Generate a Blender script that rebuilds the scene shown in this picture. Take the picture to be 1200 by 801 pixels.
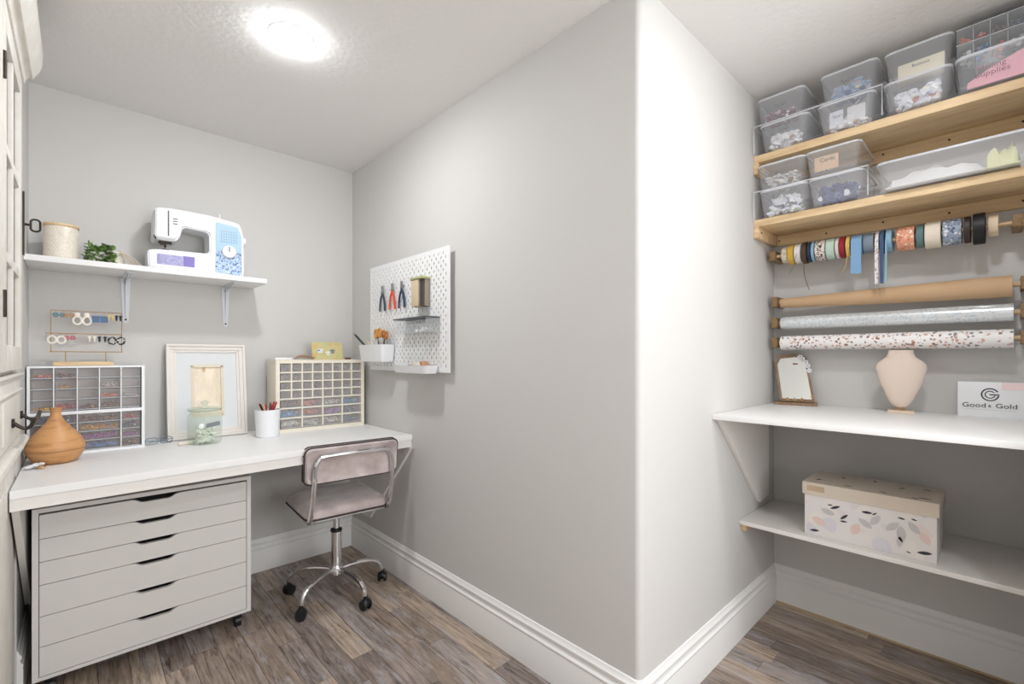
import bpy, bmesh, math, random
from mathutils import Vector, Matrix
PI = math.pi
random.seed(7)
C = bpy.context.scene.collection
for o in list(bpy.data.objects): bpy.data.objects.remove(o, do_unlink=True)

# ------------------------------------------------------------------ camera
YAW = math.atan2(508, 541)
FPX = 541.0
cam_d = bpy.data.cameras.new('camera'); cam = bpy.data.objects.new('camera', cam_d); C.objects.link(cam)
cam.location = (0, 0, 1.231)
cam.rotation_euler = (PI/2, 0, -YAW)
cam_d.sensor_fit = 'HORIZONTAL'; cam_d.sensor_width = 36; cam_d.lens = FPX/1200*36
cam_d.shift_y = 17.5/1200
cam_d.clip_start = 0.02
bpy.context.scene.camera = cam

# ------------------------------------------------------------------ world, lights, exposure
w = bpy.data.worlds.new('world'); bpy.context.scene.world = w; w.use_nodes = True
w.node_tree.nodes['Background'].inputs[0].default_value = (0.9, 0.95, 1, 1)
w.node_tree.nodes['Background'].inputs[1].default_value = 0.6
vs = bpy.context.scene.view_settings
vs.view_transform = 'Standard'; vs.look = 'None'; vs.gamma = 1; vs.use_curve_mapping = False
vs.exposure = -0.04
bpy.context.scene.cycles.transparent_max_bounces = 32
CEIL = 2.44
def area(name, loc, power, size, rot=(0, 0, 0), col=(.95, .972, 1), shape='DISK', sy=None, spread=PI):
    d = bpy.data.lights.new(name, 'AREA'); d.energy = power; d.shape = shape; d.size = size; d.color = col
    if sy: d.size_y = sy
    d.spread = spread
    o = bpy.data.objects.new(name, d); o.location = loc; o.rotation_euler = rot; C.objects.link(o); return o
DOWN = [((0.585, 1.843), 240), ((1.45, 0.09), 182), ((0.35, -0.75), 262)]     # position, emission of the domed lens; the third is an added fill lamp
area('rear_fill_light', (0.9, -1.55, 1.45), 44, 1.3, (-PI/2, 0, 0), (.95, .97, 1), 'RECTANGLE', 1.2).rotation_euler = (PI/2, 0, 0)  # added soft fill from behind the camera, no such source is known

# ------------------------------------------------------------------ materials
def lin(c):
    return tuple(((v/12.92) if v <= .04045 else ((v+.055)/1.055)**2.4) for v in c)
def S(r, g, b): return lin((r/255, g/255, b/255))
MATS = {}
def mat(name, col, rough=.5, metal=0, spec=.5, bump=None, mottle=None, trans=0, ior=1.45, coat=0, sheen=0):
    if name in MATS: return MATS[name]
    m = bpy.data.materials.new(name); m.use_nodes = True; nt = m.node_tree; b = nt.nodes['Principled BSDF']
    b.inputs['Base Color'].default_value = (*col, 1); b.inputs['Roughness'].default_value = rough
    b.inputs['Metallic'].default_value = metal; b.inputs['Specular IOR Level'].default_value = spec
    b.inputs['Transmission Weight'].default_value = trans; b.inputs['IOR'].default_value = ior
    b.inputs['Coat Weight'].default_value = coat; b.inputs['Sheen Weight'].default_value = sheen
    tc = nt.nodes.new('ShaderNodeTexCoord')
    if mottle:                      # (scale, colour2, amount, detail)
        n = nt.nodes.new('ShaderNodeTexNoise'); n.inputs['Scale'].default_value = mottle[0]; n.inputs['Detail'].default_value = 14
        r = nt.nodes.new('ShaderNodeValToRGB'); r.color_ramp.elements[0].position = .5-mottle[2]; r.color_ramp.elements[1].position = .5+mottle[2]
        r.color_ramp.elements[0].color = (*col, 1); r.color_ramp.elements[1].color = (*mottle[1], 1)
        nt.links.new(tc.outputs['Object'], n.inputs['Vector']); nt.links.new(n.outputs['Fac'], r.inputs[0]); nt.links.new(r.outputs[0], b.inputs['Base Color'])
    if bump:                        # (scale, strength, distance)
        n = nt.nodes.new('ShaderNodeTexNoise'); n.inputs['Scale'].default_value = bump[0]; n.inputs['Detail'].default_value = 4
        bp = nt.nodes.new('ShaderNodeBump'); bp.inputs['Strength'].default_value = bump[1]; bp.inputs['Distance'].default_value = bump[2]
        nt.links.new(tc.outputs['Object'], n.inputs['Vector']); nt.links.new(n.outputs['Fac'], bp.inputs['Height']); nt.links.new(bp.outputs[0], b.inputs['Normal'])
    MATS[name] = m; return m
def ramp(nt, stops, interp='LINEAR'):
    r = nt.nodes.new('ShaderNodeValToRGB'); cr = r.color_ramp; cr.interpolation = interp
    while len(cr.elements) < len(stops): cr.elements.new(.5)
    for e, (p, c) in zip(cr.elements, stops): e.position = p; e.color = (*c, 1)
    return r
WALL = mat('wall_paint', S(211, 209, 206), .75, spec=.25, bump=(170, .35, .0015))
CEILM = mat('ceiling_paint', S(238, 236, 233), .85, spec=.2, bump=(45, .5, .003))
TRIM = mat('trim_paint', S(243, 242, 240), .38)
WHITE = mat('white_laminate', S(242, 241, 240), .4)
WHITE2 = mat('white_painted_board', S(238, 235, 230), .45)
CHESTM = mat('chest_white', S(220, 217, 213), .42)
HUTCH = mat('hutch_paint', S(238, 235, 229), .5, mottle=(14, S(226, 220, 209), .22), bump=(60, .2, .001))
PLAST = mat('white_plastic', S(238, 239, 241), .32)
CREAMP = mat('cream_plastic', S(236, 228, 212), .4)
CHROME = mat('chrome', (.78, .78, .8), .12, metal=1)
BLACK = mat('black_plastic', S(26, 26, 28), .4)
DARKM = mat('dark_iron', S(62, 55, 50), .45, metal=.7)
GOLDM = mat('gold_wire', S(205, 160, 90), .3, metal=.9)
WHITEM = mat('white_metal', S(224, 226, 232), .4)
PEGM = mat('pegboard_white', S(240, 240, 240), .45)
INK = mat('ink', S(45, 42, 44), .6)
PINKINK = mat('pink_ink', S(140, 40, 66), .6)
ROPE = mat('rope', S(205, 192, 178), .9, bump=(300, .6, .002))
GREYP = mat('charcoal_plastic', S(88, 90, 94), .45)
VELVET = mat('mauve_velvet', S(172, 155, 152), .5, mottle=(11, S(208, 196, 193), .16), sheen=.5, bump=(30, .25, .003))
PIPING = mat('dark_piping', S(62, 50, 52), .6)
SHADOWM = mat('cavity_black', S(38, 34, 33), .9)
def glassy(name, tint, fac, rough=.15, white=(.8, .82, .85)):
    """thin translucent sheet: part clear, part milky plastic"""
    m = bpy.data.materials.new(name); m.use_nodes = True; nt = m.node_tree; b = nt.nodes['Principled BSDF']
    b.inputs['Base Color'].default_value = (*white, 1); b.inputs['Roughness'].default_value = rough
    t = nt.nodes.new('ShaderNodeBsdfTransparent'); t.inputs[0].default_value = (*tint, 1)
    mx = nt.nodes.new('ShaderNodeMixShader'); mx.inputs[0].default_value = fac
    nt.links.new(t.outputs[0], mx.inputs[1]); nt.links.new(b.outputs[0], mx.inputs[2])
    nt.links.new(mx.outputs[0], nt.nodes['Material Output'].inputs[0]); return m
BINM = glassy('clear_bin_plastic', (.99, .993, 1), .225, .25, S(236, 238, 244))
RIMM = glassy('bin_rim_plastic', (.95, .95, .97), .72, .3, S(226, 228, 232))
CASEM = glassy('clear_case_plastic', (.99, .995, .995), .13, .15, S(225, 228, 230))
SMOKE = glassy('smoky_drawer_plastic', (.99, .98, .975), .17, .2, S(206, 199, 197))
CLEARD = glassy('clear_drawer_plastic', (.995, .99, .99), .18, .2, S(236, 234, 232))
GLASSJ = glassy('green_tinted_glass', (.94, .965, .945), .17, .05, S(208, 220, 208))
PANE = glassy('hutch_glass', (.9, .9, .9), .18, .05, S(200, 198, 192))
def wood(name, c1, c2, scale=(1.2, 14, 14), axis='Y', rough=.55, knots=True, dark=None):
    m = bpy.data.materials.new(name); m.use_nodes = True; nt = m.node_tree; b = nt.nodes['Principled BSDF']; b.inputs['Roughness'].default_value = rough
    tc = nt.nodes.new('ShaderNodeTexCoord'); mp = nt.nodes.new('ShaderNodeMapping')
    sc = {'X': (scale[0], scale[1], scale[2]), 'Y': (scale[1], scale[0], scale[2]), 'Z': (scale[1], scale[2], scale[0])}[axis]
    mp.inputs['Scale'].default_value = sc
    n = nt.nodes.new('ShaderNodeTexNoise'); n.inputs['Scale'].default_value = 2.2; n.inputs['Detail'].default_value = 7; n.inputs['Distortion'].default_value = 1.2
    r = ramp(nt, [(.3, c2), (.5, c1), (.72, tuple(min(1, v*1.12) for v in c1))])
    nt.links.new(tc.outputs['Object'], mp.inputs[0]); nt.links.new(mp.outputs[0], n.inputs['Vector']); nt.links.new(n.outputs['Fac'], r.inputs[0])
    last = r.outputs[0]
    if knots:
        v = nt.nodes.new('ShaderNodeTexVoronoi'); v.inputs['Scale'].default_value = 1.1; nt.links.new(mp.outputs[0], v.inputs['Vector'])
        kr = ramp(nt, [(0, (0, 0, 0)), (.07, (.1, .1, .1)), (.15, (1, 1, 1))]); nt.links.new(v.outputs['Distance'], kr.inputs[0])
        mx = nt.nodes.new('ShaderNodeMix'); mx.data_type = 'RGBA'; nt.links.new(kr.outputs[0], mx.inputs[0])
        mx.inputs[6].default_value = (*(dark or S(120, 80, 50)), 1); nt.links.new(last, mx.inputs[7]); last = mx.outputs[2]
    nt.links.new(last, b.inputs['Base Color']); return m
PINE = wood('pine', S(230, 202, 160), S(214, 180, 136), (1.3, 9, 9), 'Y')
DKWOOD = wood('stained_block', S(140, 112, 78), S(108, 82, 54), (4, 30, 30), 'X', knots=False)
LTWOOD = wood('light_wood', S(226, 196, 156), S(208, 172, 128), (2, 20, 20), 'X', knots=False)
BAMBOO = wood('diffuser_wood', S(205, 152, 100), S(176, 122, 74), (3, 3, 22), 'X', .45, knots=False)
FRAMEW = wood('pine_picture', S(240, 226, 204), S(230, 212, 184), (2, 10, 30), 'Z', knots=True, dark=S(180, 140, 80))
WASHED = wood('washed_wood_frame', S(150, 122, 96), S(118, 92, 68), (4, 30, 30), 'Z', knots=False)
def pattern(name, base, spots, scale=40, thr=.5, rough=.5, metal=0):
    """printed pattern: voronoi cells picked into a few colours"""
    m = bpy.data.materials.new(name); m.use_nodes = True; nt = m.node_tree; b = nt.nodes['Principled BSDF']; b.inputs['Roughness'].default_value = rough; b.inputs['Metallic'].default_value = metal
    tc = nt.nodes.new('ShaderNodeTexCoord'); nz = nt.nodes.new('ShaderNodeTexNoise'); nz.inputs['Scale'].default_value = scale*.6
    ad = nt.nodes.new('ShaderNodeVectorMath'); ad.operation = 'MULTIPLY_ADD'; ad.inputs[1].default_value = (.6/scale*2,)*3
    nt.links.new(tc.outputs['Object'], nz.inputs['Vector']); nt.links.new(nz.outputs['Color'], ad.inputs[0]); nt.links.new(tc.outputs['Object'], ad.inputs[2])
    v = nt.nodes.new('ShaderNodeTexVoronoi'); v.inputs['Scale'].default_value = scale; nt.links.new(ad.outputs[0], v.inputs['Vector'])
    sep = nt.nodes.new('ShaderNodeSeparateColor'); nt.links.new(v.outputs['Color'], sep.inputs[0])
    n = len(spots); cr = ramp(nt, [(i*thr/n, c) for i, c in enumerate(spots)]+[(thr, base)], 'CONSTANT'); nt.links.new(sep.outputs[0], cr.inputs[0])
    dr = ramp(nt, [(.0, (0, 0, 0)), (.45, (0, 0, 0)), (.5, (1, 1, 1))]); nt.links.new(v.outputs['Distance'], dr.inputs[0])
    mx = nt.nodes.new('ShaderNodeMix'); mx.data_type = 'RGBA'; nt.links.new(dr.outputs[0], mx.inputs[0]); nt.links.new(cr.outputs[0], mx.inputs[6]); mx.inputs[7].default_value = (*base, 1)
    nt.links.new(mx.outputs[2], b.inputs['Base Color']); return m
# plank material: per-object tone, stretched grain, worn pale and dark streaks
def plank_material():
    m = bpy.data.materials.new('weathered_plank'); m.use_nodes = True; nt = m.node_tree; b = nt.nodes['Principled BSDF']; b.inputs['Roughness'].default_value = .42
    tc = nt.nodes.new('ShaderNodeTexCoord'); oi = nt.nodes.new('ShaderNodeObjectInfo')
    ad = nt.nodes.new('ShaderNodeVectorMath'); ad.operation = 'MULTIPLY_ADD'; ad.inputs[1].default_value = (37, 61, 23)
    cb = nt.nodes.new('ShaderNodeCombineXYZ')
    for i in range(3): nt.links.new(oi.outputs['Random'], cb.inputs[i])
    nt.links.new(cb.outputs[0], ad.inputs[0]); nt.links.new(tc.outputs['Object'], ad.inputs[2])
    tone = ramp(nt, [(0, S(146, 130, 118)), (.16, S(172, 155, 140)), (.3, S(132, 119, 112)), (.44, S(160, 143, 130)), (.56, S(190, 174, 156)), (.62, S(144, 131, 124)), (.8, S(154, 143, 138)), (.9, S(168, 149, 132)), (.96, S(124, 112, 106))], 'CONSTANT')
    nt.links.new(oi.outputs['Random'], tone.inputs[0])
    mp = nt.nodes.new('ShaderNodeMapping'); mp.inputs['Scale'].default_value = (42, 3.4, 1); nt.links.new(ad.outputs[0], mp.inputs[0])
    n1 = nt.nodes.new('ShaderNodeTexNoise'); n1.inputs['Scale'].default_value = 1.5; n1.inputs['Detail'].default_value = 9; n1.inputs['Roughness'].default_value = .68; n1.inputs['Distortion'].default_value = .8
    nt.links.new(mp.outputs[0], n1.inputs['Vector'])
    g = ramp(nt, [(.34, (.30, .27, .26)), (.44, (.80, .79, .78)), (.54, (1.08, 1.07, 1.05)), (.66, (1.5, 1.47, 1.44))]); nt.links.new(n1.outputs['Fac'], g.inputs[0])
    mx = nt.nodes.new('ShaderNodeMix'); mx.data_type = 'RGBA'; mx.blend_type = 'MULTIPLY'; mx.inputs[0].default_value = 1
    nt.links.new(tone.outputs[0], mx.inputs[6]); nt.links.new(g.outputs[0], mx.inputs[7])
    mp2 = nt.nodes.new('ShaderNodeMapping'); mp2.inputs['Scale'].default_value = (16, 3.2, 1); nt.links.new(ad.outputs[0], mp2.inputs[0])
    n2 = nt.nodes.new('ShaderNodeTexNoise'); n2.inputs['Scale'].default_value = 1.3; n2.inputs['Detail'].default_value = 10; n2.inputs['Roughness'].default_value = .75; nt.links.new(mp2.outputs[0], n2.inputs['Vector'])
    wr = ramp(nt, [(.52, (0, 0, 0)), (.64, (.7, .7, .7))]); nt.links.new(n2.outputs['Fac'], wr.inputs[0])
    m2 = nt.nodes.new('ShaderNodeMix'); m2.data_type = 'RGBA'; nt.links.new(wr.outputs[0], m2.inputs[0]); nt.links.new(mx.outputs[2], m2.inputs[6]); m2.inputs[7].default_value = (*S(176, 172, 176), 1)
    wd = ramp(nt, [(.34, (.85, .85, .85)), (.43, (0, 0, 0))]); nt.links.new(n2.outputs['Fac'], wd.inputs[0])
    m3 = nt.nodes.new('ShaderNodeMix'); m3.data_type = 'RGBA'; nt.links.new(wd.outputs[0], m3.inputs[0]); nt.links.new(m2.outputs[2], m3.inputs[6]); m3.inputs[7].default_value = (*S(92, 78, 70), 1)
    nt.links.new(m3.outputs[2], b.inputs['Base Color'])
    bp = nt.nodes.new('ShaderNodeBump'); bp.inputs['Strength'].default_value = .25; bp.inputs['Distance'].default_value = .001; nt.links.new(n1.outputs['Fac'], bp.inputs['Height']); nt.links.new(bp.outputs[0], b.inputs['Normal'])
    return m
PLANK = plank_material()

# ------------------------------------------------------------------ mesh helpers
class MB:
    def __init__(s): s.bm = bmesh.new()
    def box(s, x0, x1, y0, y1, z0, z1, bev=0, rot=None, seg=2):
        r = bmesh.ops.create_cube(s.bm, size=1); vs = r['verts']
        c = Vector(((x0+x1)/2, (y0+y1)/2, (z0+z1)/2)); d = (abs(x1-x0), abs(y1-y0), abs(z1-z0))
        for v in vs: v.co = Vector((v.co.x*d[0], v.co.y*d[1], v.co.z*d[2]))
        if bev:
            es = list({e for v in vs for e in v.link_edges})
            rb = bmesh.ops.bevel(s.bm, geom=es, offset=min(bev, min(d)*.45), segments=seg, affect='EDGES', profile=.6); vs = list({v for f in rb['faces'] for v in f.verts} | {v for v in vs if v.is_valid})
        if rot is not None:
            for v in vs: v.co = rot @ v.co
        for v in vs: v.co += c
        return s
    def prism(s, pts, axis, a, b, bev=0):
        """polygon pts (2D) extruded along axis from a to b"""
        def P(p, t): return {'X': (t, p[0], p[1]), 'Y': (p[0], t, p[1]), 'Z': (p[0], p[1], t)}[axis]
        v0 = [s.bm.verts.new(P(p, a)) for p in pts]; v1 = [s.bm.verts.new(P(p, b)) for p in pts]
        n = len(pts); fs = [s.bm.faces.new(v0), s.bm.faces.new(v1)]
        for i in range(n): fs.append(s.bm.faces.new((v0[i], v0[(i+1) % n], v1[(i+1) % n], v1[i])))
        bmesh.ops.recalc_face_normals(s.bm, faces=fs)
        if bev: bmesh.ops.bevel(s.bm, geom=list({e for f in fs for e in f.edges}), offset=bev, segments=2, affect='EDGES')
        return s
    def cyl(s, p0, p1, r0, r1=None, n=16, cap=True):
        r1 = r0 if r1 is None else r1; p0 = Vector(p0); p1 = Vector(p1); d = p1-p0; q = d.to_track_quat('Z', 'Y')
        m = Matrix.Translation((p0+p1)/2) @ q.to_matrix().to_4x4()
        bmesh.ops.create_cone(s.bm, cap_ends=cap, segments=n, radius1=r0, radius2=r1, depth=d.length, matrix=m); return s
    def tube(s, pts, r, n=8, closed=False, smooth=0):
        pts = [Vector(p) for p in pts]
        if smooth: pts = spline(pts, smooth, closed)
        k = len(pts); rings = []; up = None
        for i, p in enumerate(pts):
            if closed: t = pts[(i+1) % k]-pts[i-1]
            else: t = pts[min(i+1, k-1)]-pts[max(i-1, 0)]
            t.normalize()
            if up is None: up = t.orthogonal().normalized()
            up = (up-t*up.dot(t)); up = up.normalized() if up.length > 1e-6 else t.orthogonal().normalized()
            sd = t.cross(up); rr = r[i] if isinstance(r, (list, tuple)) else r
            rings.append([s.bm.verts.new(p+up*math.cos(2*PI*j/n)*rr+sd*math.sin(2*PI*j/n)*rr) for j in range(n)])
        for i in range(k if closed else k-1):
            a, b = rings[i], rings[(i+1) % k]
            for j in range(n): s.bm.faces.new((a[j], a[(j+1) % n], b[(j+1) % n], b[j]))
        if not closed: s.bm.faces.new(rings[0][::-1]); s.bm.faces.new(rings[-1])
        return s
    def lathe(s, prof, c=(0, 0, 0), n=32, axis='Z', caps=True):
        rings = []
        for r, h in prof:
            ring = []
            for j in range(n):
                a = 2*PI*j/n; x, y = r*math.cos(a), r*math.sin(a)
                p = {'Z': (x, y, h), 'Y': (x, h, y), 'X': (h, x, y)}[axis]
                ring.append(s.bm.verts.new(Vector(p)+Vector(c)))
            rings.append(ring)
        for a, b in zip(rings, rings[1:]):
            for j in range(n): s.bm.faces.new((a[j], a[(j+1) % n], b[(j+1) % n], b[j]))
        if caps:
            for ring in (rings[0], rings[-1]): s.bm.faces.new(ring)
        bmesh.ops.recalc_face_normals(s.bm, faces=s.bm.faces); return s
    def ball(s, c, r, sc=(1, 1, 1), sub=2):
        m = Matrix.Translation(c) @ Matrix.Diagonal((r*sc[0], r*sc[1], r*sc[2], 1)); bmesh.ops.create_icosphere(s.bm, subdivisions=sub, radius=1, matrix=m); return s
    def loops(s, loops, closed=True, cap0=True, cap1=True):
        rs = [[s.bm.verts.new(p) for p in l] for l in loops]; n = len(rs[0])
        for a, b in zip(rs, rs[1:]):
            for j in range(n if closed else n-1): s.bm.faces.new((a[j], a[(j+1) % n], b[(j+1) % n], b[j]))
        if cap0: s.bm.faces.new(rs[0])
        if cap1: s.bm.faces.new(rs[-1])
        return s
    def xf(s, m):
        bmesh.ops.transform(s.bm, matrix=m, verts=s.bm.verts); return s
    def build(s, name, m, parent=None, smooth=True, loc=None, recenter=False, kind=None, label=None):
        me = bpy.data.meshes.new(name)
        bmesh.ops.recalc_face_normals(s.bm, faces=s.bm.faces)
        if recenter:
            c = sum((v.co for v in s.bm.verts), Vector())/len(s.bm.verts)
            for v in s.bm.verts: v.co -= c
            loc = c
        if smooth:
            for f in s.bm.faces: f.smooth = True
            for e in s.bm.edges:
                if len(e.link_faces) == 2 and e.calc_face_angle(0) > .6: e.smooth = False
        s.bm.to_mesh(me); s.bm.free(); me.materials.append(m)
        o = bpy.data.objects.new(name, me); C.objects.link(o)
        if parent is not None: o.parent = parent
        if loc is not None: o.location = loc
        if kind: o['kind'] = kind
        if label: o['label'] = label
        return o
def spline(pts, k, closed=False):
    out = []; n = len(pts)
    for i in range(n if closed else n-1):
        p0 = pts[(i-1) % n] if closed else pts[max(i-1, 0)]; p1 = pts[i]; p2 = pts[(i+1) % n]; p3 = pts[(i+2) % n] if closed else pts[min(i+2, n-1)]
        for j in range(k):
            t = j/k; out.append(.5*((2*p1)+(-p0+p2)*t+(2*p0-5*p1+4*p2-p3)*t*t+(-p0+3*p1-3*p2+p3)*t**3))
    if not closed: out.append(pts[-1].copy())
    return out
def rrect(w, h, r, n=4):
    """rounded rectangle outline centred on 0"""
    out = []
    for cx, cy, a0 in ((w/2-r, h/2-r, 0), (-w/2+r, h/2-r, PI/2), (-w/2+r, -h/2+r, PI), (w/2-r, -h/2+r, 1.5*PI)):
        for i in range(n+1): a = a0+i*PI/2/n; out.append((cx+r*math.cos(a), cy+r*math.sin(a)))
    return out
def tag(o, label=None, cat=None, group=None, kind=None):
    if label: o['label'] = label
    if cat: o['category'] = cat
    if group: o['group'] = group
    if kind: o['kind'] = kind
    return o
def thing(name, label, cat, loc=(0, 0, 0), rz=0, group=None):
    o = bpy.data.objects.new(name, None); C.objects.link(o); o.location = loc; o.rotation_euler = (0, 0, rz); o.empty_display_size = .05
    return tag(o, label, cat, group)
def copy_tree(o, parent=None):
    c = o.copy(); C.objects.link(c)
    if parent is not None: c.parent = parent
    for ch in list(o.children): copy_tree(ch, c)
    return c
def text(s, size, m, parent, loc, rot, name='lettering', sx=1, extr=.0003):
    cu = bpy.data.curves.new('t', 'FONT'); cu.body = s; cu.size = size; cu.align_x = 'CENTER'; cu.align_y = 'CENTER'; cu.extrude = extr; cu.resolution_u = 3
    t = bpy.data.objects.new('t', cu); C.objects.link(t); bpy.context.view_layer.update()
    me = bpy.data.meshes.new_from_object(t.evaluated_get(bpy.context.evaluated_depsgraph_get())); bpy.data.objects.remove(t); bpy.data.curves.remove(cu)
    me.materials.clear(); me.materials.append(m)
    o = bpy.data.objects.new(name, me); C.objects.link(o); o.parent = parent; o.location = loc; o.rotation_euler = rot; o.scale = (sx, 1, 1); return o
FACE_MY = (PI/2, 0, 0)            # text facing -Y
FACE_MX = (PI/2, 0, -PI/2)        # text facing -X

# ------------------------------------------------------------------ setting
XL, XR, YB, YC, XN = -.160, 1.315, 2.935, .80, 2.58
RX0, RX1, RY0 = -.66, 2.70, -1.62
fl = MB().box(RX0, RX1, RY0, YB+.1, -.10, -.006).build('floor', SHADOWM, kind='structure', smooth=False)
rear = MB().box(RX0, RX1, RY0, -.351, -.006, 0)
rear.build('rear_planking', PLANK, fl, smooth=False, kind='stuff')
x = -.645; k = 0; rng = random.Random(3)
XO = .243
while XO-.0945*(k+1) > RX0: k += 1
x = XO-.0945*k; strips = []
while x < XN: strips.append(x); x += .0945
for i, x0 in enumerate(strips):
    x1 = min(x0+.0945, XN); x0 = max(x0, RX0)
    yend = YB if x0 < XR-.001 else YC
    y = -.35; first = True
    while y < yend-.01:
        L = rng.choice([.32, .45, .6, .75, .9, 1.1])*(rng.uniform(.3, 1) if first else rng.uniform(.9, 1.1)); first = False
        y1 = min(y+L, yend)
        if yend-y1 < .08: y1 = yend
        hw, hl = (x1-x0)/2-.0006, (y1-y)/2-.0006
        m = MB(); m.prism([(-hw, -.006), (hw, -.006), (hw, -.001), (hw-.001, 0), (-hw+.001, 0), (-hw, -.001)], 'Y', -hl, hl)
        o = m.build('plank', PLANK, fl, smooth=False, loc=((x0+x1)/2, (y+y1)/2, rng.uniform(-.0004, 0)))
        y = y1
MB().box(RX0-.1, RX1+.1, RY0-.1, YB+.1, CEIL, CEIL+.1).build('ceiling', CEILM, kind='structure', smooth=False)
MB().box(RX0-.1, XR+.05, YB, YB+.1, 0, CEIL).build('wall_back', WALL, kind='structure', smooth=False)
# the wall between desk bay and shelf bay, bull-nosed outer corner
def corner_pts(off=0, r=.022):
    cx, cy = XR-off+r, YC-off+r
    return [(cx-r*math.cos(a), cy-r*math.sin(a)) for a in [i*PI/2/8 for i in range(9)]]
pts = [(XR, YB+.1)]+corner_pts()+[(RX1, YC), (RX1, YB+.1)]
MB().prism(pts, 'Z', 0, CEIL).build('wall_middle', WALL, kind='structure')
MB().box(XN, RX1, -.26, YC, 0, CEIL).build('wall_niche', WALL, kind='structure', smooth=False)
MB().box(1.75, XN, -.26, -.14, 0, CEIL).build('wall_right', WALL, kind='structure', smooth=False)
MB().prism([(XL, 2.395), (XL, YB), (RX0-.1, YB), (RX0-.1, 2.395)], 'Z', 0, CEIL).build('wall_left', WALL, kind='structure', smooth=False)
MB().box(RX0-.1, RX0, RY0-.1, 2.395, 0, CEIL).build('wall_alcove', WALL, kind='structure', smooth=False)
# unseen rear wall; its window is made up to frame the added fill light
m = MB(); wx0, wx1, wz0, wz1 = .2, 1.6, .8, 2.1
m.box(RX0, wx0, RY0-.1, RY0, 0, CEIL).box(wx1, RX1, RY0-.1, RY0, 0, CEIL).box(wx0, wx1, RY0-.1, RY0, 0, wz0).box(wx0, wx1, RY0-.1, RY0, wz1, CEIL)
m.build('wall_rear', WALL, kind='structure', smooth=False)
m = MB(); m.box(wx0, wx1, RY0-.06, RY0-.02, wz0, wz0+.05).box(wx0, wx1, RY0-.06, RY0-.02, wz1-.05, wz1).box(wx0, wx0+.05, RY0-.06, RY0-.02, wz0+.05, wz1-.05).box(wx1-.05, wx1, RY0-.06, RY0-.02, wz0+.05, wz1-.05).box(.875, .925, RY0-.06, RY0-.02, wz0+.05, wz1-.05)
wf = m.build('added_window_1', TRIM, kind='structure', smooth=False)
MB().box(wx0+.05, wx1-.05, RY0-.045, RY0-.04, wz0+.05, wz1-.05).build('pane', PANE, wf, smooth=False)
MB().box(RX1-.95, RX1, RY0, -.26, 0, CEIL).build('wall_closet', WALL, kind='structure', smooth=False)
# baseboards: moulded profile (depth, height)
PROF = [(0, 0), (.016, 0), (.016, .118), (.0145, .124), (.0165, .127), (.0165, .134), (.010, .141), (.009, .150), (.0125, .156), (.0125, .166), (.007, .172), (.004, .184), (0, .186)]
def skirting(name, path):
    """path: list of ((x,y), (nx,ny)) with outward normals already mitred"""
    m = MB(); lo = []
    for (px, py), (nx, ny) in path: lo.append([(px+nx*d, py+ny*d, h) for d, h in PROF])
    m.loops(lo); return m.build(name, TRIM, kind='structure')
skirting('baseboard_back', [((XL, YB), (1, -1)), ((XR, YB), (-1, -1))])
cp = [((cx, cy), (-math.cos(i*PI/16), -math.sin(i*PI/16))) for i, (cx, cy) in enumerate(corner_pts())]
skirting('baseboard_middle', [((XR, YB), (-1, -1))]+cp+[((XN, YC), (-1, -1))])
skirting('baseboard_niche', [((XN, YC), (-1, -1)), ((XN, -.14), (-1, 1))])
skirting('baseboard_left', [((XL, YB), (1, -1)), ((XL, 2.396), (1, 0))])
# thin wood strip of bare edge under niche baseboard
MB().box(XN-.022, XN-.0165, -.13, YC-.018, .0, .007).build('trim_1', mat('bare_edge', S(196, 170, 138), .6), kind='structure', smooth=False)

# downlights
def downlight(x, y, em, label):
    t = thing('downlight', label, 'light', (x, y, CEIL))
    MB().lathe([(.0715, -.0005), (.0765, -.0005), (.077, -.002), (.076, -.003), (.0725, -.003)], n=40, caps=False).build('trim_ring', TRIM, t)
    e = bpy.data.materials.new('lamp_lens')
    e.use_nodes = True; b = e.node_tree.nodes['Principled BSDF']; b.inputs['Emission Color'].default_value = (.95, .972, 1, 1); b.inputs['Emission Strength'].default_value = em
    MB().lathe([(.0705, -.001), (.0700, -.005), (.060, -.012), (.040, -.0165), (.013, -.0185)], n=32).build('lens', e, t)
downlight(*DOWN[0][0], DOWN[0][1], 'round recessed ceiling light glowing above the desk area')
downlight(*DOWN[1][0], DOWN[1][1], 'round recessed ceiling light in front of the shelf bay')
downlight(*DOWN[2][0], DOWN[2][1], 'round recessed ceiling light added as fill behind the viewpoint')  # invented lamp, put in to brighten the room from behind
exec_after = []

# ------------------------------------------------------------------ left hutch (its doors face +X)
h = thing('hutch', 'tall distressed white hutch with glazed upper doors and dark iron pulls at left edge', 'cabinet', (-.40, 1.62, 0))
def H(x0, x1, y0, y1, z0, z1, b=.002): return MB().box(x0+.40, x1+.40, y0-1.62, y1-1.62, z0, z1, b)
def HP(m, name, mt=HUTCH, par=None, **k): return m.build(name, mt, par or h, **k)
m = MB()
for a in ((-.655, -.17, .86, .885, 0, 2.26), (-.655, -.17, 2.355, 2.38, 0, 2.26), (-.655, -.64, .885, 2.355, 0, 2.26), (-.64, -.17, .885, 2.355, 2.235, 2.26), (-.64, -.17, .885, 2.355, .90, .935), (-.64, -.17, .885, 2.355, 1.165, 1.185), (-.64, -.17, .885, 2.355, .06, .08)):
    m.box(a[0]+.4, a[1]+.4, a[2]-1.62, a[3]-1.62, a[4], a[5])
HP(m, 'carcass', smooth=False)
HP(H(-.64, -.19, .885, 2.355, 1.50, 1.52), 'shelf'); HP(H(-.64, -.19, .885, 2.355, 1.82, 1.84), 'shelf')
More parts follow.
